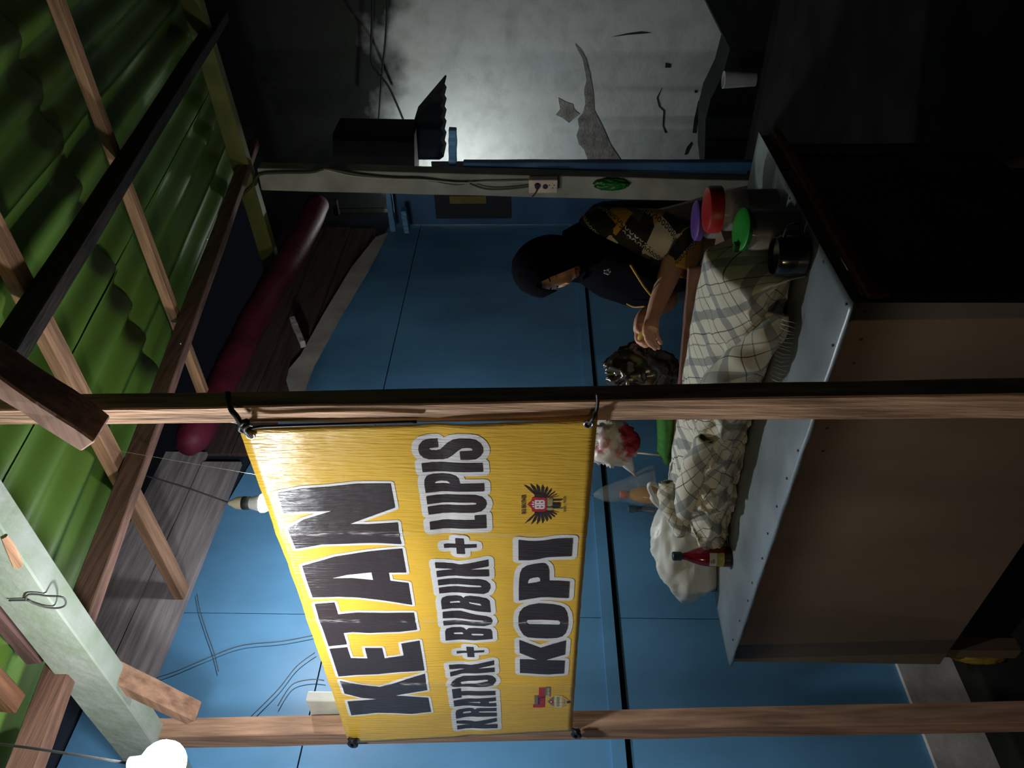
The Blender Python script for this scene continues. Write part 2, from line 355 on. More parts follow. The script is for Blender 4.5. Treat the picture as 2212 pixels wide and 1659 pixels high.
# cables on the pale post + socket
def wire(name, pxs, Y, r, m, lab, cat='cable', group=None):
    o = tube(name, spline([hY(x, y, Y) for x, y in pxs], 6), r, m, None, 6); return tag(o, lab, cat, group)
M_WBRN = mat('brown cable', (0.045, 0.04, 0.015), 0.5)
wire('cable', [(520, 425), (545, 400), (560, 378), (600, 373), (670, 372), (700, 365), (725, 368), (780, 378), (850, 385), (900, 386), (940, 390), (985, 397), (1010, 394)], 4.455, 0.009, M_WBRN, 'dark cable drooping along the upper part of the pale post')
wire('cable', [(700, 366), (760, 380), (830, 386), (880, 388), (925, 389), (990, 395), (1060, 393), (1145, 392)], 4.45, 0.006, mat('cream cable', (0.3, 0.3, 0.22), 0.5), 'thin cream cable running down the pale post to the socket')
wire('cable', [(1015, 396), (1050, 408), (1100, 408), (1150, 402)], 4.445, 0.006, M_WBRN, 'short dark cable looping into the left of the socket')
so_ = thing('wall_socket', 'cream double wall socket on the pale post with one plug in', 'socket', hY(1173, 401, 4.44))
pa = hY(1142, 388, 4.42); pb = hY(1204, 416, 4.42)
box('socket_body', (min(pa.x, pb.x), 4.41, min(pa.z, pb.z)), (max(pa.x, pb.x), 4.47, max(pa.z, pb.z)), mat('cream plastic', (0.55, 0.42, 0.31), 0.5), so_, 0.006)
lathe('plug', hY(1161, 401, 4.41), [(0.0, 0.02), (0.016, 0.02), (0.02, 0.0), (0.0, -0.002)], M_BLACK, so_, 12, axis=(0, -1, 0))
lathe('socket_hole', hY(1178, 403, 4.409), [(0.0, 0.002), (0.017, 0.002), (0.017, 0), (0, 0)], M_BLACK, so_, 12, axis=(0, -1, 0))
for q in ((1187, 400), (1194, 406), (1197, 400)): lathe('mark', hY(*q, 4.409), [(0.0, 0.001), (0.004, 0.001), (0.004, 0), (0, 0)], M_BLACK, so_, 8, axis=(0, -1, 0))
wire('cable', [(1162, 402), (1158, 415), (1150, 425)], 4.39, 0.005, M_BLACK, 'black plug lead hanging from the cream socket')
wire('overhead_wire', [(838, -60), (836, 20), (832, 90), (826, 150), (822, 200), (818, 260)], 6.3, 0.008, M_BLACK, 'straight black wire hanging in front of the white wall')
wire('overhead_wire', [(806, -40), (803, 60), (802, 130), (812, 152), (838, 185), (855, 220), (871, 258)], 6.3, 0.009, M_BLACK, 'kinked black wire bending down towards the dark awning')
# awning in the yard, its unlit side put into the near-black colour
aw = thing('awning', 'black corrugated awning silhouetted against the white wall', 'awning', hY(850, 300, 5.6))
M_AWN = mat('shade black sheet', (0.012, 0.012, 0.014), 0.8)
ap = [hY(x, y, 5.6) for x, y in [(735, 360), (735, 255), (905, 258), (905, 360)]]
extrude_poly('awning_board', ap, (0, -0.29, 0), mat('shade black board', (0.015, 0.012, 0.012), 0.9), aw)
wv = [(895, 258), (955, 188)] + [(955+3.5*math.cos(k*1.05*math.pi/2.1*1.0), 190+k*6.2) for k in range(25)] + [(950, 345), (895, 345)]
extrude_poly('corrugated_sheet', [hY(x, y, 5.55) for x, y in wv], (0.0, 0.25, 0.0), M_AWN, aw)
# black block added as the shadow at the white wall's foot; pale bucket
hp = extrude_poly('shadow_block', [hY(x, y, 5.95) for x, y in [(1500, -160), (1525, 0), (1552, 55), (1577, 105), (1562, 160), (1535, 215), (1524, 260), (1522, 345), (1530, 420), (1640, 430), (1690, -160)]], (0.0, 0.35, 0), mat('shadow black', (0.008, 0.01, 0.009), 0.9, bump=0.4)); tag(hp, 'black block added as the shadow along the foot of the white wall', 'shadow block')
bk = lathe('bucket', hY(1632, 172, 5.6), [(0.0, 0.0), (0.045, 0.0), (0.06, 0.23), (0.055, 0.232), (0.04, 0.02), (0, 0.02)], mat('white plastic', (0.45, 0.45, 0.45), 0.5)); tag(bk, 'pale bucket among dark things by the white wall', 'bucket')
gs = blob('plastic_sack', hY(1320, 398, 4.455), 0.035, 0.10, 0.03, mat('green plastic', (0.01, 0.10, 0.012), 0.4, bump=0.3), amp=0.6, seed=2.2); tag(gs, 'crumpled green plastic hung low on the pale post', 'plastic bag')
sg = box('paper_sign', hY(972, 440, 5.25), hY(1050, 422, 5.262), mat('yellowed paper', (0.20, 0.15, 0.03), 0.8)); tag(sg, 'small yellowish notice on the dark back wall beside the pale post', 'notice')

# =================================================================== LAMPS
M_BODY = mat('white lamp body', (0.7, 0.7, 0.68), 0.4, 0.05)
M_SOCK = mat('cream bakelite', (0.55, 0.47, 0.33), 0.5, 0.15)
def bulb_lamp(name, c, s, strength, col, label, top, cordm=M_BLACK, globe=False):
    """c = centre of the glowing dome; hangs from top"""
    c = V(c); t = thing(name, label, 'lamp', c)
    P = lambda pr: [(r*s, z*s) for r, z in pr]
    em = mat(name+' glow '+label[:12], (0.9, 0.9, 0.9), 0.4, emit=(col, strength))
    if globe:      # opal globe that glows all round, short white collar
        zt = 0.078
        lathe('collar', c, [(0, zt), (0.006, zt), (0.013, zt-0.004), (0.016, 0.048), (0.02, 0.044), (0, 0.044)], M_BODY, t)
        lathe('globe', c, [(0.0005, 0.048)]+[(0.048*math.sin(a), 0.048*math.cos(a)) for a in [i*math.pi/12 for i in range(1, 12)]]+[(0.0005, -0.048)], em, t, 18)
    else:
        zt = 0.128
        lathe('socket', c, P([(0, 0.128), (0.008, 0.128), (0.012, 0.118), (0.023, 0.098), (0.025, 0.075), (0.0, 0.075)]), M_SOCK, t)
        lathe('ring', c, P([(0, 0.076), (0.024, 0.076), (0.026, 0.07), (0.026, 0.05), (0.024, 0.046), (0, 0.046)]), M_BLACK, t)
        lathe('body', c, P([(0, 0.047), (0.021, 0.047), (0.026, 0.03), (0.034, 0.004), (0.0, 0.004)]), M_BODY, t)
        pr = [(0.034, 0.003)] + [(0.036*math.cos(a), -0.036*math.sin(a)) for a in [i*math.pi/2/7 for i in range(7)]] + [(0.001, -0.036)]
        lathe('dome', c, P(pr), em, t, 16)
    tube('cord', spline([c+V((0, 0, zt-0.002)), (c+V((0, 0, zt))).lerp(V(top), 0.5)+V((0.004, 0.003, 0)), V(top)], 8), 0.003, cordm, t, 6)
    return t
bulb_lamp('bulb_lamp', hD(352, 1650, 1.64), 1.0, LAMP_FRONT, (0.93, 0.97, 1.0), 'glaring white bulb hanging in front of the banner, at the left edge of the roof', hD(352, 1650, 1.64)+V((0.0, 0.05, 0.55)), M_WIRE, True)
c = hD(566, 1087, 2.9)
bulb_lamp('bulb_lamp', c, 1.0, LAMP_STALL, (0.95, 0.97, 1.0), 'white bulb in a cream socket hanging behind the banner from the red-brown rafter', (-2.08, c.y, 2.98))
bulb_lamp('bulb_lamp', (-3.08, 5.8, 2.42), 1.0, LAMP_YARD, (0.92, 1.0, 0.97), 'yard bulb hidden behind the dark back wall, lighting the white wall', (-3.08, 5.8, 3.2))
lp = thing('lamp_pole', 'dark wooden pole behind the dark back wall carrying the yard bulb', 'pole', (-3.14, 5.8, FLOOR))
box('pole_shaft', (-3.20, 5.76, FLOOR), (-3.13, 5.83, 3.25), M_DARKY, lp); box('pole_arm', (-3.15, 5.775, 3.20), (-3.0, 5.825, 3.24), M_DARKY, lp)
# a neighbour's warm bulb on a pole across the lane, behind the photographer
bulb_lamp('bulb_lamp', (-1.35, -3.6, 1.95), 1.0, LAMP_LANE, (1.0, 0.74, 0.46), 'warm globe lamp on a pole across the lane', (-1.35, -3.6, 2.3), M_WIRE, True)
lq = thing('lamp_pole', 'plain wooden pole across the lane carrying the warm lamp', 'pole', (-1.5, -3.6, FLOOR))
box('pole_shaft', (-1.55, -3.65, FLOOR), (-1.47, -3.57, 2.36), M_WOODZ, lq); box('pole_arm', (-1.49, -3.63, 2.30), (-1.30, -3.58, 2.345), M_WOODX, lq)
# wire tie on the eave beam, loose wires
for q in ([(55, 1297), (60, 1285), (80, 1284), (100, 1287), (135, 1290), (142, 1305), (128, 1313), (100, 1312), (70, 1302), (58, 1297), (20, 1297)],):
    wt = wire('wire_tie', q, YB-0.026, 0.0025, M_WIRE, 'bent wire tie twisted round the peeling eave beam', 'wire')
for q, l in (([(425, 1283), (432, 1320), (448, 1370), (462, 1410), (472, 1450)], 'thin dark wire hanging down the blue wall below the purlin end'), ([(326, 1468), (380, 1450), (440, 1425), (520, 1395), (610, 1385), (680, 1372)], 'pale thin wire sagging across the blue wall above the banner'),
             ([(540, 1550), (600, 1490), (640, 1440), (680, 1410)], 'grey wire rising to the banner top on the blue wall'), ([(600, 1525), (630, 1480), (670, 1468), (700, 1470)], 'curved grey wire near the pale switch box')):
    o = tube('wire', spline([hX(x, y, XW+0.02) for x, y in q], 6), 0.002, M_WIRE, None, 5); tag(o, l, 'wire')
sw = thing('switch_box', 'pale plastic switch box half hidden behind the banner on the far post', 'switch', hY(705, 1520, 1.22))
a_ = hY(676, 1545, 1.2); b_ = hY(740, 1518, 1.2)
box('cover', (a_.x-0.01, 1.19, b_.z), (b_.x+0.03, 1.225, a_.z), mat('ivory plastic', (0.55, 0.55, 0.48), 0.5), sw, 0.005)
box('rocker', hY(698, 1512, 1.2)+V((0, -0.0, 0)), hY(740, 1494, 1.225), mat('ivory plastic2', (0.6, 0.6, 0.55), 0.5), sw, 0.003)

# =================================================================== BANNER
BC = {'tr': hY(515, 925, YB), 'br': hY(1291, 905, YB), 'tl': hY(754, 1606, YB), 'bl': hY(1236, 1582, YB)}
creases = [hY(900, 1152, YB).x, hY(930, 1340, YB).x, hY(900, 1475, YB).x]
hcrease = hY(960, 1100, YB).z
def disp(x, z):
    d = 0.006*noise.noise(V((x*2.3, z*2.9, 1.0))) + 0.0025*noise.noise(V((x*8, z*7, 4.0)))
    for cx in creases: d += 0.003*math.exp(-((x-cx)/0.02)**2)
    d -= 0.004*math.exp(-((z-hcrease)/0.03)**2)
    return d
bn = thing('banner', 'yellow vinyl banner reading KETAN, KRATOK + BUBUK + LUPIS, KOPI tied between two posts', 'banner', (BC['br'].x-0.7, YB, 1.41))
def vinyl(name, col, scuff, rough, bumpk=1.0):
    m = bpy.data.materials.new(name); m.use_nodes = True; nt = m.node_tree; N = nt.nodes; L = nt.links; b = N['Principled BSDF']
    b.inputs['Roughness'].default_value = rough; b.inputs['Specular IOR Level'].default_value = 0.5
    g = N.new('ShaderNodeNewGeometry'); s = N.new('ShaderNodeSeparateXYZ'); L.new(g.outputs['Position'], s.inputs[0])
    mp = N.new('ShaderNodeMapping'); mp.inputs['Scale'].default_value = (160, 1, 14); L.new(g.outputs['Position'], mp.inputs['Vector'])
    n1 = N.new('ShaderNodeTexNoise'); n1.inputs['Scale'].default_value = 1.0; n1.inputs['Detail'].default_value = 3; L.new(mp.outputs[0], n1.inputs['Vector'])
    n3 = N.new('ShaderNodeTexNoise'); n3.inputs['Scale'].default_value = 7; n3.inputs['Detail'].default_value = 4; L.new(g.outputs['Position'], n3.inputs['Vector'])
    b1 = N.new('ShaderNodeBump'); b1.inputs['Strength'].default_value = bumpk; b1.inputs['Distance'].default_value = 0.0032; L.new(n1.outputs['Fac'], b1.inputs['Height'])
    b2 = N.new('ShaderNodeBump'); b2.inputs['Strength'].default_value = 0.35; b2.inputs['Distance'].default_value = 0.012; L.new(n3.outputs['Fac'], b2.inputs['Height'])
    L.new(b1.outputs[0], b2.inputs['Normal']); L.new(b2.outputs[0], b.inputs['Normal'])
    # white cracks along the old fold lines
    last = None
    mp2 = N.new('ShaderNodeMapping'); mp2.inputs['Scale'].default_value = (260, 1, 30); L.new(g.outputs['Position'], mp2.inputs['Vector'])
    n4 = N.new('ShaderNodeTexNoise'); n4.inputs['Scale'].default_value = 1; n4.inputs['Detail'].default_value = 4; L.new(mp2.outputs[0], n4.inputs['Vector'])
    n5 = N.new('ShaderNodeTexNoise'); n5.inputs['Scale'].default_value = 12; n5.inputs['Detail'].default_value = 2; L.new(g.outputs['Position'], n5.inputs['Vector'])
    for cx, wdt in [(c_, 0.010) for c_ in creases]:
        a = N.new('ShaderNodeMath'); a.operation = 'SUBTRACT'; a.inputs[1].default_value = cx; L.new(s.outputs['X'], a.inputs[0])
        ab = N.new('ShaderNodeMath'); ab.operation = 'ABSOLUTE'; L.new(a.outputs[0], ab.inputs[0])
        mrr = N.new('ShaderNodeMapRange'); mrr.inputs['From Min'].default_value = wdt; mrr.inputs['From Max'].default_value = 0.0; L.new(ab.outputs[0], mrr.inputs['Value'])
        if last is None: last = mrr
        else:
            mxn = N.new('ShaderNodeMath'); mxn.operation = 'MAXIMUM'; L.new(last.outputs[0], mxn.inputs[0]); L.new(mrr.outputs[0], mxn.inputs[1]); last = mxn
    th = N.new('ShaderNodeMapRange'); th.inputs['From Min'].default_value = 0.47; th.inputs['From Max'].default_value = 0.58; L.new(n4.outputs['Fac'], th.inputs['Value'])
    th2 = N.new('ShaderNodeMapRange'); th2.inputs['From Min'].default_value = 0.42; th2.inputs['From Max'].default_value = 0.5; L.new(n5.outputs['Fac'], th2.inputs['Value'])
    mu = N.new('ShaderNodeMath'); mu.operation = 'MULTIPLY'; L.new(last.outputs[0], mu.inputs[0]); L.new(th.outputs[0], mu.inputs[1])
    mu2 = N.new('ShaderNodeMath'); mu2.operation = 'MULTIPLY'; L.new(mu.outputs[0], mu2.inputs[0]); L.new(th2.outputs[0], mu2.inputs[1])
    cr = N.new('ShaderNodeValToRGB'); cr.color_ramp.elements[0].color = (*[c_*0.93 for c_ in col], 1); cr.color_ramp.elements[1].color = (*[min(1, c_*1.06) for c_ in col], 1); L.new(n3.outputs['Fac'], cr.inputs['Fac'])
    mi = N.new('ShaderNodeMixRGB'); L.new(mu2.outputs[0], mi.inputs[0]); L.new(cr.outputs[0], mi.inputs[1]); mi.inputs[2].default_value = (*scuff, 1)
    L.new(mi.outputs[0], b.inputs['Base Color']); return m
V_YEL = vinyl('yellow vinyl', (0.70, 0.42, 0.040), (0.6, 0.45, 0.2), 0.33)
V_WHT = vinyl('white print', (0.66, 0.65, 0.65), (0.45, 0.45, 0.45), 0.35)
V_BLK = vinyl('black print', (0.035, 0.024, 0.024), (0.45, 0.42, 0.4), 0.32)
V_RED = vinyl('red print', (0.42, 0.02, 0.03), (0.45, 0.3, 0.3), 0.36)
V_CRM = vinyl('cream print', (0.62, 0.55, 0.28), (0.6, 0.5, 0.3), 0.36)
V_GRY = vinyl('taupe print', (0.20, 0.15, 0.12), (0.5, 0.4, 0.3), 0.36)
V_TAN = vinyl('tan print', (0.55, 0.33, 0.10), (0.5, 0.4, 0.3), 0.36)
V_OLV = vinyl('olive print', (0.30, 0.27, 0.13), (0.5, 0.4, 0.3), 0.36)
nx, nzv = 72, 40; vs = []; fs = []
for j in range(nzv+1):
    for i in range(nx+1):
        s = i/nx; t = j/nzv
        p = (BC['bl'].lerp(BC['br'], s)).lerp(BC['tl'].lerp(BC['tr'], s), t)
        ed = 4*s*(1-s)
        if j in (0, nzv): p = p + V((0, 0, (0.004*ed*(1 if j == 0 else -1))+0.0015*noise.noise(V((s*30, j, 0)))))
        if i in (0, nx): p = p + V(((0.006*4*t*(1-t))*(1 if i == 0 else -1)+0.001*noise.noise(V((t*30, i, 3))), 0, 0))
        vs.append((p.x, YB-disp(p.x, p.z), p.z))
for j in range(nzv):
    for i in range(nx): fs.append((j*(nx+1)+i, j*(nx+1)+i+1, (j+1)*(nx+1)+i+1, (j+1)*(nx+1)+i))
sh = mesh('vinyl_sheet', vs, fs, V_YEL, bn, True)
# the sheet's front faces the street
bmx = bmesh.new(); bmx.from_mesh(sh.data)
if sum(f.normal.y for f in bmx.faces) > 0: bmesh.ops.reverse_faces(bmx, faces=bmx.faces[:])
bmx.to_mesh(sh.data); bmx.free()
k = sh.modifiers.new('solid', 'SOLIDIFY'); k.thickness = 0.0015; k.offset = -1
def flat_print(name, polys, m, lift, parent, step=0.02):
    """polys: list of (verts2d, tris) in (x,z) of the banner plane, laid on the curved sheet"""
    bm = bmesh.new()
    for pts, tr in polys:
        bv = [bm.verts.new((p[0], 0, p[1])) for p in pts]
        for t in tr:
            try: bm.faces.new([bv[i] for i in t])
            except ValueError: pass
    xs_ = [v.co.x for v in bm.verts]; zs_ = [v.co.z for v in bm.verts]
    x = min(xs_)+step
    while x < max(xs_): bmesh.ops.bisect_plane(bm, geom=bm.verts[:]+bm.edges[:]+bm.faces[:], plane_co=(x, 0, 0), plane_no=(1, 0, 0)); x += step
    z = min(zs_)+step
    while z < max(zs_): bmesh.ops.bisect_plane(bm, geom=bm.verts[:]+bm.edges[:]+bm.faces[:], plane_co=(0, 0, z), plane_no=(0, 0, 1)); z += step
    for v in bm.verts: v.co.y = YB-disp(v.co.x, v.co.z)-lift
    for f in bm.faces:
        f.normal_update()
        if f.normal.y > 0: f.normal_flip()
    me = bpy.data.meshes.new(name); bm.to_mesh(me); bm.free()
    return link(name, me, m, parent, False)
def to_xz(pts, z): x0, y0, s = z; return [(lambda p: (p.x, p.z))(hY(x0+a/s, y0+b/s, YB)) for a, b in pts]
def fat(pts, wd):
    """filled outline grown by wd with round corners"""
    out = [tri_poly(pts)]
    n = len(pts)
    for i in range(n):
        a = V(pts[i]); b = V(pts[(i+1) % n]); d = (b-a)
        if d.length < 1e-6: continue
        d.normalize(); nn = V((-d.y, d.x))*wd
        out.append(([tuple(a+nn), tuple(b+nn), tuple(b-nn), tuple(a-nn)], [(0, 1, 2), (0, 2, 3)]))
        ring = [tuple(a)]+[(a.x+wd*math.cos(t*math.pi/6), a.y+wd*math.sin(t*math.pi/6)) for t in range(12)]
        out.append((ring, [(0, 1+t, 1+(t+1) % 12) for t in range(12)]))
    return out
ZA = (560, 1010, 5.53); ZB = (600, 1280, 5.53); ZC = (860, 920, 7.373); ZD = (890, 1120, 5.925); ZE = (900, 1350, 6.6375); ZF = (1080, 1120, 8.295); ZG = (1080, 1300, 8.295); ZH = (1050, 1000, 7.373); ZI = (1120, 1460, 14.75)
LET = [
 ('n', ZA, .0085, [(215,300),(520,248),(850,235),(1150,210),(1565,203),(1620,487),(1350,585),(1070,682),(1300,685),(1650,660),(1697,910),(1400,905),(1050,912),(750,913),(437,965),(350,715),(530,615),(880,520),(540,515),(292,533)], []),
 ('a', ZA, .0085, [(512,1175),(900,1065),(1200,1025),(1705,965),(1755,1250),(1543,1258),(1562,1355),(1780,1375),(1825,1635),(1500,1590),(1180,1555),(950,1545),(635,1555)], [[(855,1322),(1050,1280),(1340,1255),(1360,1350),(1100,1322)]]),
 ('t', ZB, .0085, [(440,138),(675,120),(720,252),(950,232),(1300,240),(1625,238),(1662,442),(1450,470),(1100,475),(900,463),(785,475),(828,605),(610,630)], []),
 ('e', ZB, .0085, [(620,660),(830,637),(873,770),(1075,775),(1043,645),(1245,652),(1275,777),(1505,745),(1475,607),(1690,572),(1750,925),(1450,942),(1200,968),(950,975),(728,993)], []),
 ('k', ZB, .0085, [(745,1040),(1050,1100),(1220,1120),(1290,1095),(1755,962),(1783,1165),(1405,1227),(1795,1255),(1830,1415),(1600,1440),(1200,1425),(880,1460),(833,1293),(1185,1265),(1000,1250),(797,1205)], []),
 ('s', ZC, .0145, [(620,228),(635,362),(500,375),(485,395),(520,415),(600,415),(660,398),(700,360),(780,280),(860,228),(960,203),(1130,200),(1230,215),(1310,270),(1350,340),(1350,410),(1310,470),(1240,515),(1130,527),(993,528),(980,402),(1130,393),(1175,385),(1188,367),(1170,345),(1110,338),(1020,347),(960,385),(880,455),(800,515),(720,540),(600,548),(490,545),(400,515),(340,460),(318,390),(325,320),(370,265),(440,240)], []),
 ('i', ZC, .0145, [(370,607),(700,590),(1000,582),(1340,578),(1352,720),(1050,725),(700,735),(388,742)], []),
 ('p', ZC, .0145, [(437,1073),(415,930),(418,860),(450,805),(540,780),(700,772),(820,772),(910,795),(960,840),(982,922),(1365,915),(1370,1040),(1000,1048),(700,1060)], [[(572,937),(600,900),(680,885),(780,887),(820,912),(818,932)]]),
 ('u', ZC, .0145, [(445,1130),(800,1108),(1050,1098),(1220,1100),(1330,1130),(1390,1180),(1407,1235),(1385,1300),(1330,1345),(1220,1370),(900,1385),(560,1415),(485,1420),(467,1297),(700,1280),(1200,1255),(1245,1245),(1245,1225),(1200,1215),(900,1225),(600,1248),(462,1258)], []),
 ('l', ZC, .0145, [(500,1530),(620,1522),(700,1508),(1222,1482),(1217,1412),(1395,1402),(1407,1602),(1000,1620),(512,1642)], []),
 ('plus_sign', ZD, .0145, [(552,240),(658,238),(665,318),(820,312),(825,355),(670,365),(677,440),(573,443),(567,367),(412,373),(406,325),(557,320)], []),
 ('k', ZD, .0145, [(293,547),(605,580),(972,512),(978,597),(722,637),(980,637),(985,722),(800,722),(550,728),(320,743),(312,662),(550,647),(303,620)], []),
 ('u', ZD, .0145, [(328,780),(600,762),(850,755),(940,775),(995,820),(1002,870),(975,925),(920,948),(800,943),(600,948),(350,955),(342,882),(600,868),(880,862),(890,848),(870,838),(700,835),(336,852)], []),
 ('b', ZD, .0145, [(382,1160),(370,1050),(385,1010),(440,995),(560,990),(620,995),(655,1015),(680,990),(740,978),(850,985),(950,1005),(990,1040),(1005,1190),(850,1180),(650,1155),(500,1158)], [[(475,1085),(485,1070),(600,1058),(618,1070),(605,1083),(490,1090)],[(718,1060),(870,1075),(893,1100),(870,1105),(730,1080)]]),
 ('u', ZD, .0145, [(390,1195),(620,1190),(800,1222),(950,1240),(1010,1262),(1028,1295),(1010,1340),(930,1370),(800,1372),(405,1370),(398,1302),(700,1310),(900,1308),(915,1300),(900,1290),(600,1282),(395,1270)], []),
 ('b', ZD, .0145, [(430,1565),(422,1450),(440,1415),(500,1405),(620,1408),(660,1415),(692,1440),(720,1412),(800,1402),(920,1405),(1000,1412),(1020,1440),(1028,1535),(800,1560),(600,1567)], [[(522,1485),(540,1475),(640,1472),(658,1485),(640,1497),(540,1497)],[(752,1490),(770,1478),(900,1474),(920,1483),(905,1495),(770,1500)]]),
 ('plus_sign', ZE, .0145, [(710,328),(810,322),(815,375),(962,362),(965,393),(820,407),(825,467),(728,475),(722,418),(573,430),(570,395),(715,388)], []),
 ('k', ZE, .0145, [(460,575),(770,578),(1105,508),(1108,572),(870,622),(1112,607),(1115,670),(850,690),(650,705),(485,737),(477,673),(700,637),(470,635)], []),
 ('o', ZE, .0145, [(485,840),(510,800),(570,765),(660,740),(850,720),(1000,713),(1080,725),(1130,765),(1135,800),(1090,850),(1000,875),(850,882),(600,888),(520,875)], [[(625,815),(800,795),(980,778),(1025,782),(1020,797),(850,825),(640,845)]]),
 ('t', ZE, .0145, [(505,915),(628,910),(633,955),(900,942),(1125,940),(1128,997),(900,1005),(638,1018),(642,1045),(522,1052)], []),
 ('a', ZE, .0145, [(527,1080),(800,1055),(1130,1027),(1135,1080),(1030,1090),(1030,1112),(1138,1108),(1140,1162),(850,1165),(540,1165)], [[(710,1118),(900,1098),(918,1105),(905,1117)]]),
 ('r', ZE, .0145, [(565,1345),(558,1260),(570,1225),(620,1210),(760,1200),(810,1205),(830,1222),(860,1200),(900,1190),(1140,1182),(1142,1230),(900,1245),(880,1260),(1145,1255),(1148,1312),(800,1325)], [[(650,1270),(680,1258),(770,1252),(785,1262),(770,1272),(660,1282)]]),
 ('k', ZE, .0145, [(568,1370),(830,1390),(1145,1332),(1150,1385),(960,1425),(1155,1420),(1157,1478),(900,1480),(585,1497),(578,1440),(700,1435),(780,1440),(570,1410)], []),
 ('i', ZF, .0135, [(330,353),(500,378),(650,383),(800,375),(950,348),(1100,338),(1302,338),(1280,670),(1050,675),(840,683),(680,715),(530,732),(332,730)], []),
 ('p', ZF, .0135, [(338,1458),(335,1250),(342,1080),(360,960),(400,880),(470,835),(600,805),(750,788),(810,800),(855,850),(875,930),(878,1112),(1050,1115),(1243,1128),(1225,1420),(1050,1415),(880,1405),(720,1405),(550,1430)], [[(487,1160),(498,1110),(530,1075),(600,1055),(680,1045),(715,1065),(720,1120),(640,1140)]]),
 ('o', ZG, .0135, [(695,22),(950,42),(1080,70),(1150,110),(1200,200),(1220,330),(1205,460),(1170,560),(1110,620),(1020,650),(860,662),(650,652),(500,635),(420,590),(360,500),(330,400),(330,260),(355,170),(420,95),(520,50)], [[(500,312),(750,310),(1040,318),(1072,335),(1078,362),(1060,390),(1030,400),(800,398),(510,390),(478,375),(467,350),(475,325)]]),
 ('k', ZG, .0135, [(345,680),(720,822),(1180,683),(1162,935),(825,1030),(1158,1038),(1143,1262),(1000,1270),(880,1280),(700,1275),(530,1265),(358,1262),(355,1020),(500,1018),(665,1027),(352,908)], []),
]
for nm, z, wd, outer, holes in LET:
    o2 = to_xz(outer, z); h2 = [to_xz(h, z) for h in holes]
    lo = flat_print('letter_'+nm if len(nm) == 1 else nm, [tri_poly(o2, h2)], V_BLK, 0.0018, bn)
    flat_print('letter_outline', fat(o2, wd), V_WHT, 0.0008, lo)
# winged crest printed at the lower right
crest = flat_print('crest_shield', [tri_poly(to_xz([(655,650),(690,615),(720,590),(735,540),(930,540),(965,565),(965,740),(935,765),(735,770),(720,710)], ZH))], V_RED, 0.0010, bn)
tips_r = [(590,335),(695,320),(795,325),(890,335),(965,360),(1035,395),(1090,440),(1130,480),(1160,515)]
tips_l = [(605,960),(710,978),(805,980),(895,965),(970,935),(1035,905),(1090,865),(1125,825),(1155,785)]
for tips, ya, yb_ in ((tips_r, 500, 552), (tips_l, 800, 748)):
    for i, (a, b) in enumerate(tips):
        ra = 770+i*34; sgn = 1 if tips is tips_r else -1; root = (ra, ya+sgn*i*5); root2 = (ra+34, ya+sgn*i*5)
        mid1 = (a+(root[0]-a)*0.45-6, b+(root[1]-b)*0.45); mid2 = (a+(root2[0]-a)*0.30+34-2*i, b+(root2[1]-b)*0.30)
        flat_print('crest_feather', [tri_poly(to_xz([(a, b), mid2, root2, (root2[0]-10, yb_), (root[0], yb_), root, mid1], ZH))], V_BLK, 0.0008, crest)
for nm, pts, mm_ in (('crest_initial', [(775,585),(800,578),(855,582),(880,578),(920,580),(937,600),(935,648),(775,648)], V_WHT), ('crest_initial', [(775,655),(937,655),(935,700),(920,722),(880,726),(855,722),(800,727),(775,718)], V_WHT), ('crest_drop', [(730,605),(765,605),(765,628),(740,625)], V_WHT), ('crest_drop', [(718,645),(765,640),(765,660),(740,662)], V_WHT), ('crest_drop', [(735,680),(765,675),(768,698),(745,695)], V_WHT),
                  ('crest_bar', [(975,570),(1060,566),(1060,745),(975,745)], V_OLV), ('crest_bar', [(1060,628),(1175,626),(1178,703),(1060,706)], V_BLK), ('crest_bar', [(975,640),(1060,640),(1060,700),(975,700)], V_BLK), ('crest_line', [(970,572),(1212,570),(1212,586),(970,588)], V_BLK), ('crest_line', [(970,714),(1212,712),(1212,726),(970,728)], V_OLV), ('crest_line', [(1060,600),(1180,600),(1180,606),(1060,606)], V_OLV)):
    po = to_xz(pts, ZH); flat_print(nm, [tri_poly(po)], mm_, 0.0013 if nm != 'crest_initial' else 0.0014, crest)
for cx, cy in ((822, 612), (888, 612), (822, 688), (888, 688)):
    flat_print('crest_counter', [tri_poly(to_xz([(cx-16, cy-8), (cx+16, cy-8), (cx+16, cy+8), (cx-16, cy+8)], ZH))], V_RED, 0.0018, crest)
def small_text(body, name, z, a0, a1, b0, b1, m, parent, lift=0.0012, bold=0.012):
    """lettering from the built-in font, fitted to a box; reads towards smaller b (picture up)"""
    cu = bpy.data.curves.new('lettering', 'FONT'); cu.body = body; cu.offset = bold; cu.resolution_u = 2
    ob = bpy.data.objects.new('lettering', cu); COL.objects.link(ob)
    dg = bpy.context.evaluated_depsgraph_get(); dg.update(); me = bpy.data.meshes.new_from_object(ob.evaluated_get(dg))
    xs_ = [v.co.x for v in me.vertices]; ys_ = [v.co.y for v in me.vertices]; x0, x1, y0, y1 = min(xs_), max(xs_), min(ys_), max(ys_)
    pts = [(a1-(v.co.y-y0)/(y1-y0)*(a1-a0), b0+(v.co.x-x0)/(x1-x0)*(b1-b0)) for v in me.vertices]
    tr = []
    me.calc_loop_triangles()
    for t in me.loop_triangles: tr.append(tuple(t.vertices))
    bpy.data.objects.remove(ob); bpy.data.curves.remove(cu); bpy.data.meshes.remove(me)
    return flat_print(name, [(to_xz(pts, z), tr)], m, lift, parent, 1.0)
small_text('BIG BROTHER', 'crest_title', ZH, 562, 632, 800, 500, V_BLK, crest, bold=0.03)
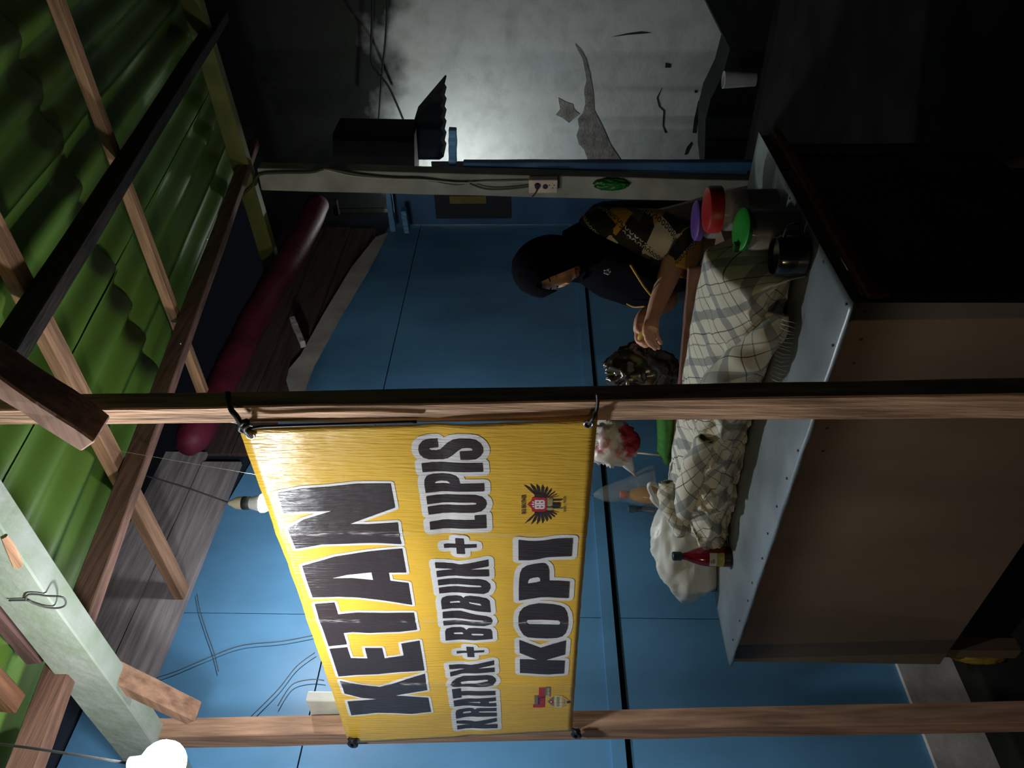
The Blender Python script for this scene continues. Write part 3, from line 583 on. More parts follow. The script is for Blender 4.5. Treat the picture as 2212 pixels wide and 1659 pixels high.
small_text('SAFE - RIDE', 'crest_motto', ZH, 1228, 1268, 775, 525, V_BLK, crest)
logo = flat_print('logo_mark', [tri_poly(to_xz([(650,320),(835,320),(840,660),(835,1000),(700,1015),(600,1005),(470,1010),(460,920),(520,880),(620,860),(620,600),(650,590)], ZI))], V_RED, 0.0008, bn)
for pts, mm_, lf in (([(850,300),(1020,300),(1015,660),(850,665)], V_GRY, .0008), ([(505,600),(615,600),(615,910),(510,910)], V_GRY, .0013), ([(620,680),(680,690),(660,900),(620,900)], V_BLK, .0014), ([(690,660),(835,655),(835,690),(690,690)], V_BLK, .0014)):
    flat_print('logo_block', [tri_poly(to_xz(pts, ZI))], mm_, lf, logo)
small_text('Bares', 'logo_word', ZI, 880, 990, 650, 320, V_CRM, logo, 0.0014)
small_text('FAST', 'logo_word', ZI, 690, 800, 640, 350, V_BLK, logo, 0.0014) if False else None
badge = flat_print('logo_badge', [tri_poly(to_xz([(920,820),(1010,730),(1130,645),(1130,970),(1040,930)], ZI))], V_GRY, 0.0008, bn)
for pts, mm_, lf in (([(975,820),(1040,760),(1110,780),(1110,860),(1040,880)], V_RED, .0012), ([(1020,800),(1060,795),(1065,840),(1020,845)], V_WHT, .0015), ([(1140,612),(1260,605),(1390,625),(1385,810),(1395,1000),(1270,1020),(1150,1025),(1130,810)], V_CRM, .0010), ([(1390,625),(1500,690),(1610,775),(1560,880),(1470,960),(1395,1000)], V_TAN, .0009), ([(1540,790),(1650,785),(1655,865),(1540,868)], V_BLK, .0012), ([(1215,660),(1300,650),(1300,975),(1215,985)], V_OLV, .0013), ([(1440,740),(1490,740),(1485,890),(1445,890)], V_OLV, .0013)):
    flat_print('badge_shape', [tri_poly(to_xz(pts, ZI))], mm_, lf, badge)
# eyelets and ties
def eyelet(x, y):
    c_ = hY(x, y, YB-0.004)
    pts = [c_+V((0.0085*math.cos(t*math.pi/8), 0, 0.0085*math.sin(t*math.pi/8))) for t in range(17)]
    tube('eyelet', pts, 0.0028, M_STEEL, bn, 8)
    lathe('eyelet_hole', c_+V((0, 0.001, 0)), [(0.0, 0.002), (0.0075, 0.002), (0.0075, 0.0), (0, 0)], M_BLACK, bn, 12, axis=(0, -1, 0))
eyelet(541, 940); eyelet(1272, 916); eyelet(758, 1601); eyelet(1243, 1578)
def cord(pts, r, nm='tie_cord'): tube(nm, spline(pts, 6), r, M_BLACK, bn, 8)
Y1 = YB-0.006
cord([hY(541, 941, Y1), hY(533, 932, YB-0.02), hY(522, 918, YB-0.018), hY(510, 898, YB-0.012), hY(500, 886, YB-0.004), hX(494, 866, hY(500, 886, YB).x+0.006), hX(492, 848, hY(500, 886, YB).x+0.012)], 0.006)
cord([hY(543, 936, Y1), hY(530, 925, YB-0.018), hY(517, 908, YB-0.014), hY(506, 893, YB-0.008), hY(498, 884, YB-0.002)], 0.004)
cord([hY(538, 938, YB-0.012), hY(528, 926, YB-0.024), hY(536, 916, YB-0.02), hY(534, 908, YB-0.014), hY(524, 914, YB-0.02), hY(517, 928, YB-0.016), hY(530, 934, YB-0.012)], 0.0042)
cord([hY(532, 928, YB-0.014), hY(560, 922, YB-0.006), hY(600, 920, YB-0.004), hY(700, 917, YB-0.004), hY(800, 914, YB-0.003), hY(900, 911, YB)], 0.0035)
cord([hY(1272, 916, Y1), hY(1280, 905, YB-0.016), hY(1288, 888, YB-0.008), hY(1291, 868, YB-0.004), hY(1290, 850, YB)], 0.0035)
for q in ((760, 1604), (1243, 1584)):
    cord([hY(q[0]-6, q[1]-8, Y1), hY(q[0]+2, q[1]-2, YB-0.02), hY(q[0]+10, q[1]+6, YB-0.018), hY(q[0]+2, q[1]+8, YB-0.008), hY(q[0]-6, q[1]+2, YB-0.016), hY(q[0]+6, q[1]-6, YB-0.012), hY(q[0]+8, q[1]+8, YB+0.004)], 0.006)

# =================================================================== COUNTER
ZC_T = 0.836; YC = 1.42; XR = -0.987; XL = -2.58
ct = thing('counter', 'zinc topped plywood stall counter with a wooden rail on its open right side', 'counter', (-1.75, 1.75, FLOOR))
M_PLY = mat('plywood', (0.15, 0.103, 0.066), 0.7, 0.25, 3, (1, 1, 0.3), 0.1, 40)
M_ZINC = mat('zinc sheet', (0.23, 0.265, 0.275), 0.42, 0.25, 4, (1, 1, 1), 0.15, 14, metal=0.35, spec=0.5)
box('front_panel', (XL+0.02, YC+0.006, 0.09), (XR-0.006, YC+0.018, 0.825), M_PLY, ct)
box('side_panel', (XR-0.05, YC+0.03, 0.12), (XR-0.04, 2.36, 0.74), mat('dark ply', (0.06, 0.045, 0.03), 0.8), ct)
vs = []; fs = []; n = 60
for i in range(n+1):
    x = XL+(XR-XL)*i/n; wob = 0.0035*noise.noise(V((x*9, 0, 0))); dr = 0.010+0.006*noise.noise(V((x*14, 5, 0)))
    for (yy, zz) in ((2.12, 0), (1.9, 0), (1.7, 0.0008), (1.5, 0.0), (YC+0.01, -0.001+wob*0.4), (YC-0.001+wob, -0.004), (YC-0.002+wob, -dr)):
        vs.append((x, yy, ZC_T+zz+0.0012*noise.noise(V((x*5, yy*5, 2)))))
for i in range(n):
    for j in range(6): fs.append((i*7+j, i*7+j+1, (i+1)*7+j+1, (i+1)*7+j))
o = mesh('zinc_top', vs, fs, M_ZINC, ct, True); k = o.modifiers.new('solid', 'SOLIDIFY'); k.thickness = 0.0012
box('zinc_return', (XR-0.27, 2.10, ZC_T-0.002), (XR, 2.36, ZC_T), M_ZINC, ct)
box('top_board', (XL+0.01, YC+0.012, 0.80), (XR-0.008, 2.11, ZC_T-0.004), M_PLY, ct)
box('top_board', (XR-0.26, 2.10, 0.80), (XR-0.008, 2.35, ZC_T-0.004), M_PLY, ct)
M_RAIL = wood('red rail', (0.32, 0.12, 0.07), 'y')
box('side_rail', (XR-0.01, YC+0.03, 0.772), (XR+0.012, 2.36, 0.797), M_RAIL, ct, 0.002)
box('side_rail', (XR-0.012, YC+0.02, 0.745), (XR+0.008, YC+0.05, 0.795), M_RAIL, ct, 0.002)
for x, y in ((XL+0.06, YC+0.05), (XR-0.06, YC+0.05), (XL+0.06, 2.06), (XR-0.06, 2.3), (XR-0.22, 2.3)):
    box('leg', (x-0.025, y-0.025, FLOOR), (x+0.025, y+0.025, 0.80), M_PLY, ct)
M_NAIL = mat('rusty nail', (0.05, 0.035, 0.03), 0.6)
for i in range(13):
    x = XR-0.03-i*0.119+random.uniform(-.02, .02); lathe('nail', (x, YC+0.025+random.uniform(-.008, .01), ZC_T+0.001), [(0, 0.002), (0.004, 0.001), (0.004, 0), (0, 0)], M_NAIL, ct, 8)
for i in range(7):
    x = XR-0.03-i*0.075+random.uniform(-.02, .02); lathe('nail', (x, YC+0.006, 0.80-random.uniform(0, .03)), [(0, 0.002), (0.004, 0.001), (0.004, 0), (0, 0)], M_NAIL, ct, 8, axis=(0, -1, 0))
for y in (1.62, 1.95): lathe('nail', (XR-0.02, y, ZC_T+0.001), [(0, 0.002), (0.004, 0.001), (0.004, 0), (0, 0)], M_NAIL, ct, 8)
yl = blob('yellow_bundle', hX(2110, 1412, -2.60), 0.03, 0.10, 0.05, mat('yellow cloth', (0.30, 0.19, 0.02), 0.8, 0.3, 12), amp=0.5, seed=4.4, flat=FLOOR); tag(yl, 'dull yellow bundle on the ground under the left end of the counter', 'bundle')

# wooden food box under the checked cloth
fbx = thing('food_box', 'long wooden food box under the checked cloth, its back rim showing', 'box', (-1.65, 1.9, ZC_T))
M_RIM = wood('rim wood', (0.17, 0.085, 0.06), 'x')
box('box_body', (-2.24, 1.82, ZC_T+0.002), (-1.16, 2.08, 0.985), M_PLY, fbx)
beam('back_rim', hY(1503, 575, 1.93)-V((0, 0, 0.02)), hY(1445, 1040, 1.93)-V((0, 0, 0.045)), 0.016, 0.085, M_RIM, fbx, seg=20, jit=0.0015)
# cloth
def plaid():
    m = bpy.data.materials.new('checked sarong cloth'); m.use_nodes = True; nt = m.node_tree; N = nt.nodes; L = nt.links; b = N['Principled BSDF']; b.inputs['Roughness'].default_value = 0.9; b.inputs['Specular IOR Level'].default_value = 0.1
    uv = N.new('ShaderNodeUVMap'); mp = N.new('ShaderNodeMapping'); mp.inputs['Rotation'].default_value = (0, 0, math.radians(40)); L.new(uv.outputs[0], mp.inputs['Vector'])
    s = N.new('ShaderNodeSeparateXYZ'); L.new(mp.outputs[0], s.inputs[0])
    cur = None
    base = N.new('ShaderNodeRGB'); base.outputs[0].default_value = (0.60, 0.59, 0.50, 1); cur = base.outputs[0]
    nzz = N.new('ShaderNodeTexNoise'); nzz.inputs['Scale'].default_value = 25; L.new(uv.outputs[0], nzz.inputs['Vector'])
    for ax in ('X', 'Y'):
        for per, wd, off, col, st in ((0.115, 0.20, 0.0, (0.12, 0.15, 0.17), 0.6), (0.115, 0.022, 0.52, (0.03, 0.03, 0.03), 0.8), (0.115, 0.03, 0.30, (0.10, 0.10, 0.08), 0.55)):
            a = N.new('ShaderNodeMath'); a.operation = 'MULTIPLY_ADD'; a.inputs[1].default_value = 1/per; a.inputs[2].default_value = off; L.new(s.outputs[ax], a.inputs[0])
            f = N.new('ShaderNodeMath'); f.operation = 'FRACT'; L.new(a.outputs[0], f.inputs[0])
            lt = N.new('ShaderNodeMath'); lt.operation = 'LESS_THAN'; lt.inputs[1].default_value = wd; L.new(f.outputs[0], lt.inputs[0])
            ml = N.new('ShaderNodeMath'); ml.operation = 'MULTIPLY'; ml.inputs[1].default_value = st; L.new(lt.outputs[0], ml.inputs[0])
            mi = N.new('ShaderNodeMixRGB'); L.new(ml.outputs[0], mi.inputs[0]); L.new(cur, mi.inputs[1]); mi.inputs[2].default_value = (*col, 1); cur = mi.outputs[0]
    L.new(cur, b.inputs['Base Color'])
    bp = N.new('ShaderNodeBump'); bp.inputs['Strength'].default_value = 0.3; bp.inputs['Distance'].default_value = 0.004; L.new(nzz.outputs['Fac'], bp.inputs['Height']); L.new(bp.outputs[0], b.inputs['Normal'])
    return m
M_PLAID = plaid()
prof = [(1.965, 0.99), (1.93, 1.05), (1.875, 1.055), (1.80, 1.032), (1.735, 0.995), (1.705, 0.958), (1.722, 0.915), (1.765, 0.872), (1.79, 0.8395)]
pr = spline([V((0, a, b)) for a, b in prof], 5)
cl = thing('checked_cloth', 'pale checked sarong cloth draped over the food box with a rolled fold in front', 'cloth', (-1.65, 1.7, ZC_T))
def cloth_grid(name, fn, nu, nv, m, parent, su, sv):
    vs = [fn(i/nu, j/nv) for i in range(nu+1) for j in range(nv+1)]
    fs = [(i*(nv+1)+j, (i+1)*(nv+1)+j, (i+1)*(nv+1)+j+1, i*(nv+1)+j+1) for i in range(nu) for j in range(nv)]
    o = mesh(name, vs, fs, m, parent, True); uvl = o.data.uv_layers.new(name='uv')
    for p in o.data.polygons:
        for li in p.loop_indices:
            vi = o.data.loops[li].vertex_index; uvl.data[li].uv = ((vi//(nv+1))/nu*su, (vi % (nv+1))/nv*sv)
    return o
def cl_fn(s, t):
    x = -1.10-1.16*s; p = pr[min(int(t*(len(pr)-1)), len(pr)-1)].copy()
    ksh = 1.0 if s < 0.45 else 1.0-0.10*(s-0.45)/0.55
    z = ZC_T+(p.z-ZC_T)*ksh; amp = 0.010+0.016*max(0, min(1, (s-0.4)*4)); y = p.y
    n1 = fbm((x*5, t*5, 0.3), 1.3, 3)
    rid = abs(math.sin(x*24+3*n1+t*3))
    y -= amp*(1-rid)*1.1*min(1, 5*t); z += amp*n1*0.9*min(1, 3*t)*(1 if t < 0.85 else 0.2)
    y += 0.018*math.sin(x*6.2)*t - 0.055*max(0, s-0.5)*t
    e_ = min(s, 1-s); z = ZC_T+0.002+(z-ZC_T)*(min(1, e_/0.05)**0.5)
    return (x, y, max(z, ZC_T+0.002))
o = cloth_grid('cloth_sheet', cl_fn, 150, len(pr)-1, M_PLAID, cl, 1.16, 0.42); k = o.modifiers.new('solid', 'SOLIDIFY'); k.thickness = 0.002
def roll(path, rads, seed, open_=0.35):
    pts = spline(path, 8); nn = len(pts)
    def fn(s, t):
        i = min(int(s*(nn-1)), nn-1); c_ = pts[i]; d = (pts[min(i+1, nn-1)]-pts[max(i-1, 0)]).normalized(); sdv = d.cross(V((0, -1, 0.2))).normalized(); tdv = sdv.cross(d)
        j = s*(len(rads)-1); a = int(min(j, len(rads)-2)); r = rads[a]+(rads[a+1]-rads[a])*(j-a)
        ang = 2*math.pi*t*(1+open_)-0.6; r *= 1-0.45*t+0.16*noise.noise(V((s*5+seed, ang*0.8, seed)))+0.07*math.sin(s*26+ang)
        return c_+sdv*(r*math.cos(ang))+tdv*(r*math.sin(ang)*0.9)
    oo = cloth_grid('cloth_fold', fn, nn-1, 36, M_PLAID, cl, 0.3, 0.3); kk = oo.modifiers.new('solid', 'SOLIDIFY'); kk.thickness = 0.002; return oo
roll([hY(1520, 850, 1.73), hY(1565, 808, 1.70), hY(1615, 765, 1.69), hY(1660, 715, 1.69), hY(1675, 675, 1.71)], [0.045, 0.058, 0.06, 0.05, 0.035], 1.0)
roll([hY(1470, 1130, 1.77), hY(1482, 1070, 1.74), hY(1500, 1000, 1.73), hY(1525, 945, 1.73)], [0.045, 0.05, 0.045, 0.03], 3.0)
roll([hY(1440, 1040, 1.80), hY(1448, 1090, 1.76), hY(1475, 1150, 1.74)], [0.03, 0.04, 0.03], 5.0)
M_FR = mat('fringe thread', (0.42, 0.40, 0.34), 0.9)
for i in range(16):
    b0 = hY(1688-i*1.5, 690+i*8.5, 1.655-0.0005*i); tube('fringe', [b0, b0+V((0.004*random.uniform(-1, 1), -0.012, -0.016)), b0+V((0.006*random.uniform(-1, 1), -0.018, -0.036))], [0.0015, 0.0012, 0.0006], M_FR, cl, 4)

# ------------------------------------------------------------------ things on the counter
# red syrup bottle
t = thing('syrup_bottle', 'dark red syrup bottle with teal cap and yellow-white label', 'bottle', (-2.27, 1.67, ZC_T+0.002))
c = t.location
M_SYR = mat('red syrup', (0.16, 0.006, 0.018), 0.12, 0.05, spec=0.6)
lathe('bottle_body', c, [(0, 0), (0.031, 0), (0.036, 0.004), (0.036, 0.075), (0.033, 0.10), (0.025, 0.130), (0.015, 0.155), (0.012, 0.168), (0.012, 0.178), (0, 0.178)], M_SYR, t)
lathe('bottle_base', c, [(0.0, 0.0008), (0.0363, 0.001), (0.0368, 0.005), (0.0368, 0.026), (0.036, 0.0265), (0.0, 0.0265)], mat('dark syrup', (0.03, 0.006, 0.008), 0.2), t)
lathe('cap', c, [(0, 0.174), (0.016, 0.174), (0.016, 0.203), (0.013, 0.206), (0, 0.206)], mat('teal cap', (0.01, 0.05, 0.06), 0.4), t)
def label_band(z0, z1, a0, a1, m, nm):
    vs = []; fs = []; n = 14
    for i in range(n+1):
        a = a0+(a1-a0)*i/n
        for z in (z0, z1): vs.append(c+V((0.0374*math.cos(a), 0.0374*math.sin(a), z)))
    for i in range(n): fs.append((i*2, i*2+2, i*2+3, i*2+1))
    return mesh(nm, vs, fs, m, t, True)
ca = math.atan2(-_f.y, -_f.x)
lb = label_band(0.028, 0.080, ca-0.9, ca+0.55, mat('white label', (0.55, 0.53, 0.48), 0.5), 'label'); 
lb2 = label_band(0.0281, 0.054, ca-0.901, ca+0.551, mat('fruit print', (0.42, 0.36, 0.08), 0.5, 0.5, 60, col2=(0.25, 0.25, 0.05)), 'label_picture')
for v in lb2.data.vertices: v.co += (v.co-c).normalized()*0.0006
for i, (za, wdt) in enumerate(((0.073, 0.35), (0.067, 0.5), (0.062, 0.42))):
    q = label_band(za, za+0.003, ca-0.5, ca-0.5+wdt, mat('label ink', (0.08, 0.07, 0.06), 0.6), 'label_text')
    for v in q.data.vertices: v.co += V((math.cos(ca)*0.0006, math.sin(ca)*0.0006, 0))
# white plastic bag
wbg = thing('plastic_bag', 'plump white plastic carrier bag with loop handles at the left end of the counter', 'plastic bag', (-2.33, 1.80, ZC_T))
M_PLB = mat('white polythene', (0.52, 0.54, 0.50), 0.38, 0.08, 10, bump=0.25, bscale=20, spec=0.5)
cw = hY(1490, 1176, 1.84)
blob('bag_body', V((cw.x, 1.84, 0.935)), 0.200, 0.135, 0.085, M_PLB, wbg, amp=0.5, fr=2.6, nu=72, nv=48, flat=ZC_T+0.002, pinch=0.15, seed=0.7)
tube('bag_handle', spline([hY(1440, 1100, 1.80), hY(1415, 1078, 1.80), hY(1402, 1052, 1.80), hY(1410, 1045, 1.80), hY(1432, 1058, 1.80), hY(1447, 1080, 1.80)], 6), [0.016]*8+[0.008]*15+[0.014]*8, M_PLB, wbg, 10)
# small dark blue box
bb = box('tin_box', hY(1546, 1312, 1.72), hY(1512, 1270, 1.79), mat('navy tin', (0.02, 0.05, 0.09), 0.5), None, 0.004); tag(bb, 'small navy box behind the left end of the white bag', 'box')
bb.location.z += ZC_T+0.001-min(v.co.z for v in bb.data.vertices); bb.location.x += max(0, XL+0.012-min(v.co.x for v in bb.data.vertices))
# orange drink bottle in a clear bag
ob_ = thing('juice_bottle', 'orange juice bottle with orange screw cap inside a clear plastic bag', 'bottle', hY(1440, 1066, 1.98))
cb = hY(1345, 1068, 1.98); zb = 0.987
lathe('bottle_body', V((cb.x, cb.y, zb)), [(0, 0), (0.034, 0), (0.036, 0.01), (0.036, 0.10), (0.032, 0.135), (0.022, 0.165), (0.013, 0.185), (0.012, cb.z-zb-0.012), (0, cb.z-zb-0.012)], mat('orange juice', (0.36, 0.15, 0.012), 0.2, 0.1), ob_)
lathe('cap', V((cb.x, cb.y, cb.z-0.014)), [(0, 0), (0.016, 0), (0.016, 0.021), (0.014, 0.024), (0, 0.024)], mat('orange cap', (0.42, 0.06, 0.01), 0.4), ob_)
M_CLEAR = mat('clear polythene', (0.55, 0.58, 0.55), 0.25, 0.1, 20, alpha=0.13, bump=0.5, bscale=40)
cbg = thing('clear_bag', 'knotted clear plastic bag hanging above the orange bottle', 'plastic bag', hY(1400, 1060, 1.98))
pts = []; rads = []
a_ = hY(1283, 1071, 1.98); b_ = hY(1420, 1050, 1.98)
for i in range(15):
    s = i/14; pts.append(a_.lerp(b_, s)); rads.append(0.007+0.075*s**0.8+0.004*math.sin(9*s))
vs, fs = tube_data(pts, rads, 26, False)
vs = [v+V((1, 1, 0))*0.006*noise.noise(v*30) for v in vs]; mesh('bag_skin', vs, fs, M_CLEAR, cbg, True)
tube('string', [a_, V((a_.x, a_.y, 2.2)), V((-2.0, 1.92, 3.09))], 0.0012, M_FR, cbg, 4)
sm = lathe('small_bottle', V((hY(1400, 1100, 1.97).x, 1.97, 0.987)), [(0, 0), (0.022, 0), (0.024, 0.01), (0.024, 0.09), (0.012, 0.125), (0.012, 0.15), (0.015, 0.15), (0.015, 0.178), (0, 0.178)], mat('bluish plastic', (0.07, 0.11, 0.17), 0.25, alpha=0.75)); tag(sm, 'small bluish clear bottle beside the orange juice bottle', 'bottle')
# red and white hanging bag
hb = thing('snack_bag', 'red and white plastic bag hanging half behind the banner by the foreground post', 'plastic bag', hY(1330, 960, 2.02))
M_RW = mat('red white polythene', (0.36, 0.02, 0.05), 0.35, 0, 5.5, col2=(0.62, 0.60, 0.60), lo=0.44, hi=0.49, bump=0.4, bscale=25)
blob('bag_body', hY(1318, 955, 2.02), 0.085, 0.095, 0.05, M_RW, hb, amp=0.6, seed=1.9, pinch=0.3)
tube('bag_tail', spline([hY(1330, 965, 2.0), hY(1355, 1000, 1.99), hY(1374, 1030, 1.99)], 6), [0.05, 0.045, 0.04, 0.036, 0.032, 0.028, 0.024, 0.020, 0.015, 0.010, 0.006, 0.004, 0.001], M_RW, hb, 12)
tube('string', [hY(1262, 945, 2.02), V((hY(1262, 945, 2.02).x, 2.02, 2.4)), V((-1.75, 1.93, 3.08))], 0.0015, M_FR, hb, 4)
stick = tube('bamboo_stick', [hY(1376, 978, 1.96), hY(1434, 985, 1.96)-V((0, 0, 0.03))], 0.004, mat('pale stick', (0.6, 0.58, 0.5), 0.6), None, 8); tag(stick, 'thin white stick standing behind the banana leaf', 'stick')
M_LEAF = mat('banana leaf', (0.035, 0.16, 0.012), 0.4, 0.2, 40, (1, 1, 0.1), 0.2)
lv = [(1418, 890), (1452, 880), (1462, 940), (1456, 965), (1446, 1005), (1432, 988), (1424, 960), (1418, 930)]
vs = []; fs = []
for s in range(9):
    for tt in range(7):
        u_ = s/8; w_ = tt/6; top = 1416+4*math.sin(u_*3)+26*max(0, u_-0.75)*3; bot = 1462-14*max(0, u_-0.6)*2.5
        p = hY(top+(bot-top)*w_, 885+u_*120, 1.945+0.03*math.sin(w_*3.1)*(-1)+0.02*u_); vs.append(p)
for s in range(8):
    for tt in range(6): fs.append((s*7+tt, s*7+tt+1, (s+1)*7+tt+1, (s+1)*7+tt))
lf = mesh('banana_leaf', vs, fs, M_LEAF, None, True); k = lf.modifiers.new('solid', 'SOLIDIFY'); k.thickness = 0.002; tag(lf, 'bright green banana leaf piece standing behind the checked cloth', 'leaf')
# black plastic bag
pb_ = thing('plastic_bag', 'crumpled shiny black plastic bag in front of her hands', 'plastic bag', hY(1440, 790, 2.04))
M_PBLK = mat('black polythene', (0.022, 0.02, 0.019), 0.24, 0.2, 10, spec=0.8, bump=0.12, bscale=30)
blob('bag_body', hY(1385, 800, 2.03), 0.088, 0.115, 0.06, M_PBLK, pb_, amp=0.6, fr=3.8, nu=72, nv=48, seed=5.1, pinch=0.25, flat=0.987)
# jars on the right arm of the counter
def jar(loc, r, h, lidcol, lidname, label, lid_r=None, tilt=None, fill=0.55, fillcol=(0.03, 0.015, 0.008)):
    loc = V(loc); t = thing('lidded_jar', label, 'jar', loc); lr = lid_r or r*1.02
    lathe('glass', loc, [(0, 0.0), (r*0.9, 0), (r, 0.008), (r, h*0.82), (r*0.9, h*0.9), (r*0.9, h), (r*0.86, h), (r*0.86, h*0.9), (r*0.96, h*0.8), (r*0.96, 0.012), (0, 0.01)], mat('jar glass', (0.85, 0.88, 0.86), 0.06, 0.0, trans=0.0, alpha=0.16, spec=0.9), t)
    lathe('contents', loc, [(0, 0.012), (r*0.93, 0.012), (r*0.93, h*fill), (0, h*fill+0.006)], mat('coffee', fillcol, 0.7, 0.3, 60), t)
    return t, lr
def lid(t, c, r, h, m, ax=(0, 0, 1), knob=True):
    l = lathe('lid', c, [(0, h), (r*0.7, h), (r*0.92, h*0.92), (r, h*0.75), (r, 0), (r*0.94, 0), (r*0.9, h*0.6), (0, h*0.6)], m, t, axis=ax)
    return l
t, lr = jar((-1.078, 2.02, ZC_T), 0.062, 0.185, None, None, 'glass jar with a red screw lid on the right arm of the counter')
lid(t, V((-1.078, 2.02, ZC_T+0.170)), 0.068, 0.042, mat('red plastic', (0.30, 0.012, 0.012), 0.4))
t, lr = jar((-1.175, 2.13, ZC_T), 0.056, 0.20, None, None, 'tall jar with a purple lid, farthest back beside the woman')
lid(t, V((-1.175, 2.13, ZC_T+0.192)), 0.062, 0.022, mat('purple plastic', (0.09, 0.035, 0.22), 0.5))
t, lr = jar((-1.045, 1.845, ZC_T), 0.056, 0.145, None, None, 'dark coffee jar with a torn bright green lid near the cloth', fill=0.8)
lid(t, V((-1.045, 1.845, ZC_T+0.140)), 0.058, 0.014, mat('green lid plastic', (0.01, 0.20, 0.02), 0.4), ax=(0.12, -0.1, 1))
box('lid_tab', V((-1.045, 1.845, ZC_T+0.15))+V((-0.05, -0.035, 0.004)), V((-1.045, 1.845, ZC_T+0.158))+V((-0.03, -0.012, 0.008)), mat('green tab', (0.005, 0.08, 0.01), 0.4), t)
pot = thing('black_pot', 'black glossy pot in front of the green lidded jar', 'pot', (-1.06, 1.735, ZC_T))
lathe('pot_body', (-1.06, 1.735, ZC_T), [(0, 0), (0.045, 0), (0.055, 0.01), (0.056, 0.075), (0.05, 0.085), (0.047, 0.085), (0.05, 0.07), (0, 0.02)], mat('black enamel', (0.012, 0.012, 0.012), 0.15, spec=0.7), pot)
tube('pot_handle', spline([V((-1.06, 1.735, ZC_T))+V(p) for p in ((0.05, 0, 0.07), (0.085, 0, 0.065), (0.09, 0, 0.035), (0.052, 0, 0.025))], 6), 0.005, MATS['black enamel'], pot, 8)

# =================================================================== THE WOMAN
PD = 2.68
pe = thing('person', 'woman in black headscarf and gold patterned sleeves, hands busy, behind the counter', 'person', V((-1.45, 2.38, SLAB)))
M_SKIN = mat('skin', (0.66, 0.38, 0.27), 0.5, 0.08, 20, spec=0.4)
M_HIJ = mat('black scarf cloth', (0.005, 0.005, 0.008), 0.9, 0.2, 6, bump=0.1, spec=0.03)
def Q(x, y, dd=0.0): return hD(x, y, PD+dd)
vw = -_f; yaw = math.radians(48); pit = math.radians(13)
Fh = (vw*math.cos(yaw) - _r*math.sin(yaw)); Fd = Fh*math.cos(pit) - _u*math.sin(pit); Td = _u*math.cos(pit) + Fh*math.sin(pit); Sd = Fd.cross(Td)
_rho = math.radians(7); Td, Sd = Td*math.cos(_rho)+Sd*math.sin(_rho), Sd*math.cos(_rho)-Td*math.sin(_rho)
eyemid = hD(1203, 607, PD-0.06); HC = eyemid - Fd*0.080
def HP(f, s, tt): return HC + Fd*f + Sd*s + Td*tt
def gauss(a, b, sa, sb): return math.exp(-(a/sa)**2-(b/sb)**2)
def face_relief(f, S_, Z_):
    d = 0.0
    for sgn in (-1, 1):
        d -= 0.011*gauss(S_-sgn*0.031, Z_-0.002, 0.017, 0.012)
        d += 0.005*gauss(S_-sgn*0.038, Z_+0.030, 0.022, 0.02)
        d += 0.006*gauss(S_-sgn*0.028, Z_-0.024, 0.024, 0.009)
        d += 0.006*gauss(S_-sgn*0.011, Z_+0.043, 0.008, 0.008)
    d += 0.021*gauss(S_, Z_+0.038, 0.011, 0.012) + 0.012*gauss(S_, Z_+0.018, 0.009, 0.020)
    d += 0.009*gauss(S_, Z_+0.068, 0.021, 0.006) + 0.009*gauss(S_, Z_+0.080, 0.018, 0.007) - 0.005*gauss(S_, Z_+0.0735, 0.020, 0.0025)
    return (d + 0.008*gauss(S_, Z_+0.107, 0.02, 0.012))*f
def face_F(S_, Z_):
    """how far the face surface stands forward at this side and height"""
    z = Z_/0.112 if Z_ > 0 else Z_/0.118; jaw = max(0, -z); s_ = S_/(0.073*(1-0.34*jaw**1.5)); f = math.sqrt(max(0.0, 1-z*z-s_*s_))
    return 0.092*f*(1-0.10*jaw)-0.010*f*s_*s_+face_relief(f, S_, Z_)
def FP(S_, Z_, off=0.0): return HP(face_F(S_, Z_)+off, S_, Z_)
def head_verts(nu=72, nv=60):
    vs = []; fs = []
    for i in range(nv+1):
        th = math.pi*i/nv
        for k in range(nu):
            ph = 2*math.pi*k/nu
            f = math.sin(th)*math.cos(ph); s = math.sin(th)*math.sin(ph); z = math.cos(th)
            jaw = max(0, -z)
            S_ = 0.073*s*(1-0.34*jaw**1.5); Z_ = 0.112*z if z > 0 else 0.118*z
            F_ = 0.092*f*(1-0.10*jaw)-0.010*f*s*s+face_relief(f, S_, Z_) if f > 0 else 0.098*f
            vs.append(HP(F_, S_, Z_))
    for i in range(nv):
        for k in range(nu): fs.append((i*nu+k, i*nu+(k+1) % nu, (i+1)*nu+(k+1) % nu, (i+1)*nu+k))
    return vs, fs
# skeleton for the Skin modifier
SKV = []; SKE = []; SKR = []
def sv(p, r, par=None):
    SKV.append(V(p)); SKR.append(r); i = len(SKV)-1
    if par is not None: SKE.append((par, i))
    return i
pel = V((-1.40, 2.50, 0.80)); ipel = sv(pel, 0.12)
neck = HP(-0.035, 0, -0.10); chest = Q(1330, 530, 0.10); 
ic = sv(pel.lerp(chest, 0.5), 0.115, ipel); ich = sv(chest, 0.11, ic); ib = sv(chest.lerp(neck, 0.65), 0.06, ich); inn = sv(neck, 0.048, ib); sv(HP(-0.02, 0, -0.02), 0.055, inn)
for sx_ in (-1, 1):
    hip = sv(pel+_r0*0.09*sx_+V((0, 0, -0.06)), 0.085, ipel); kn = sv(pel+_r0*0.10*sx_+V((0, -0.03, -0.46)), 0.055, hip); an = sv(V((pel.x, pel.y, SLAB+0.08))+_r0*0.10*sx_, 0.04, kn); sv(V((pel.x, pel.y, SLAB+0.03))+_r0*0.10*sx_+_f*-0.13, 0.03, an)
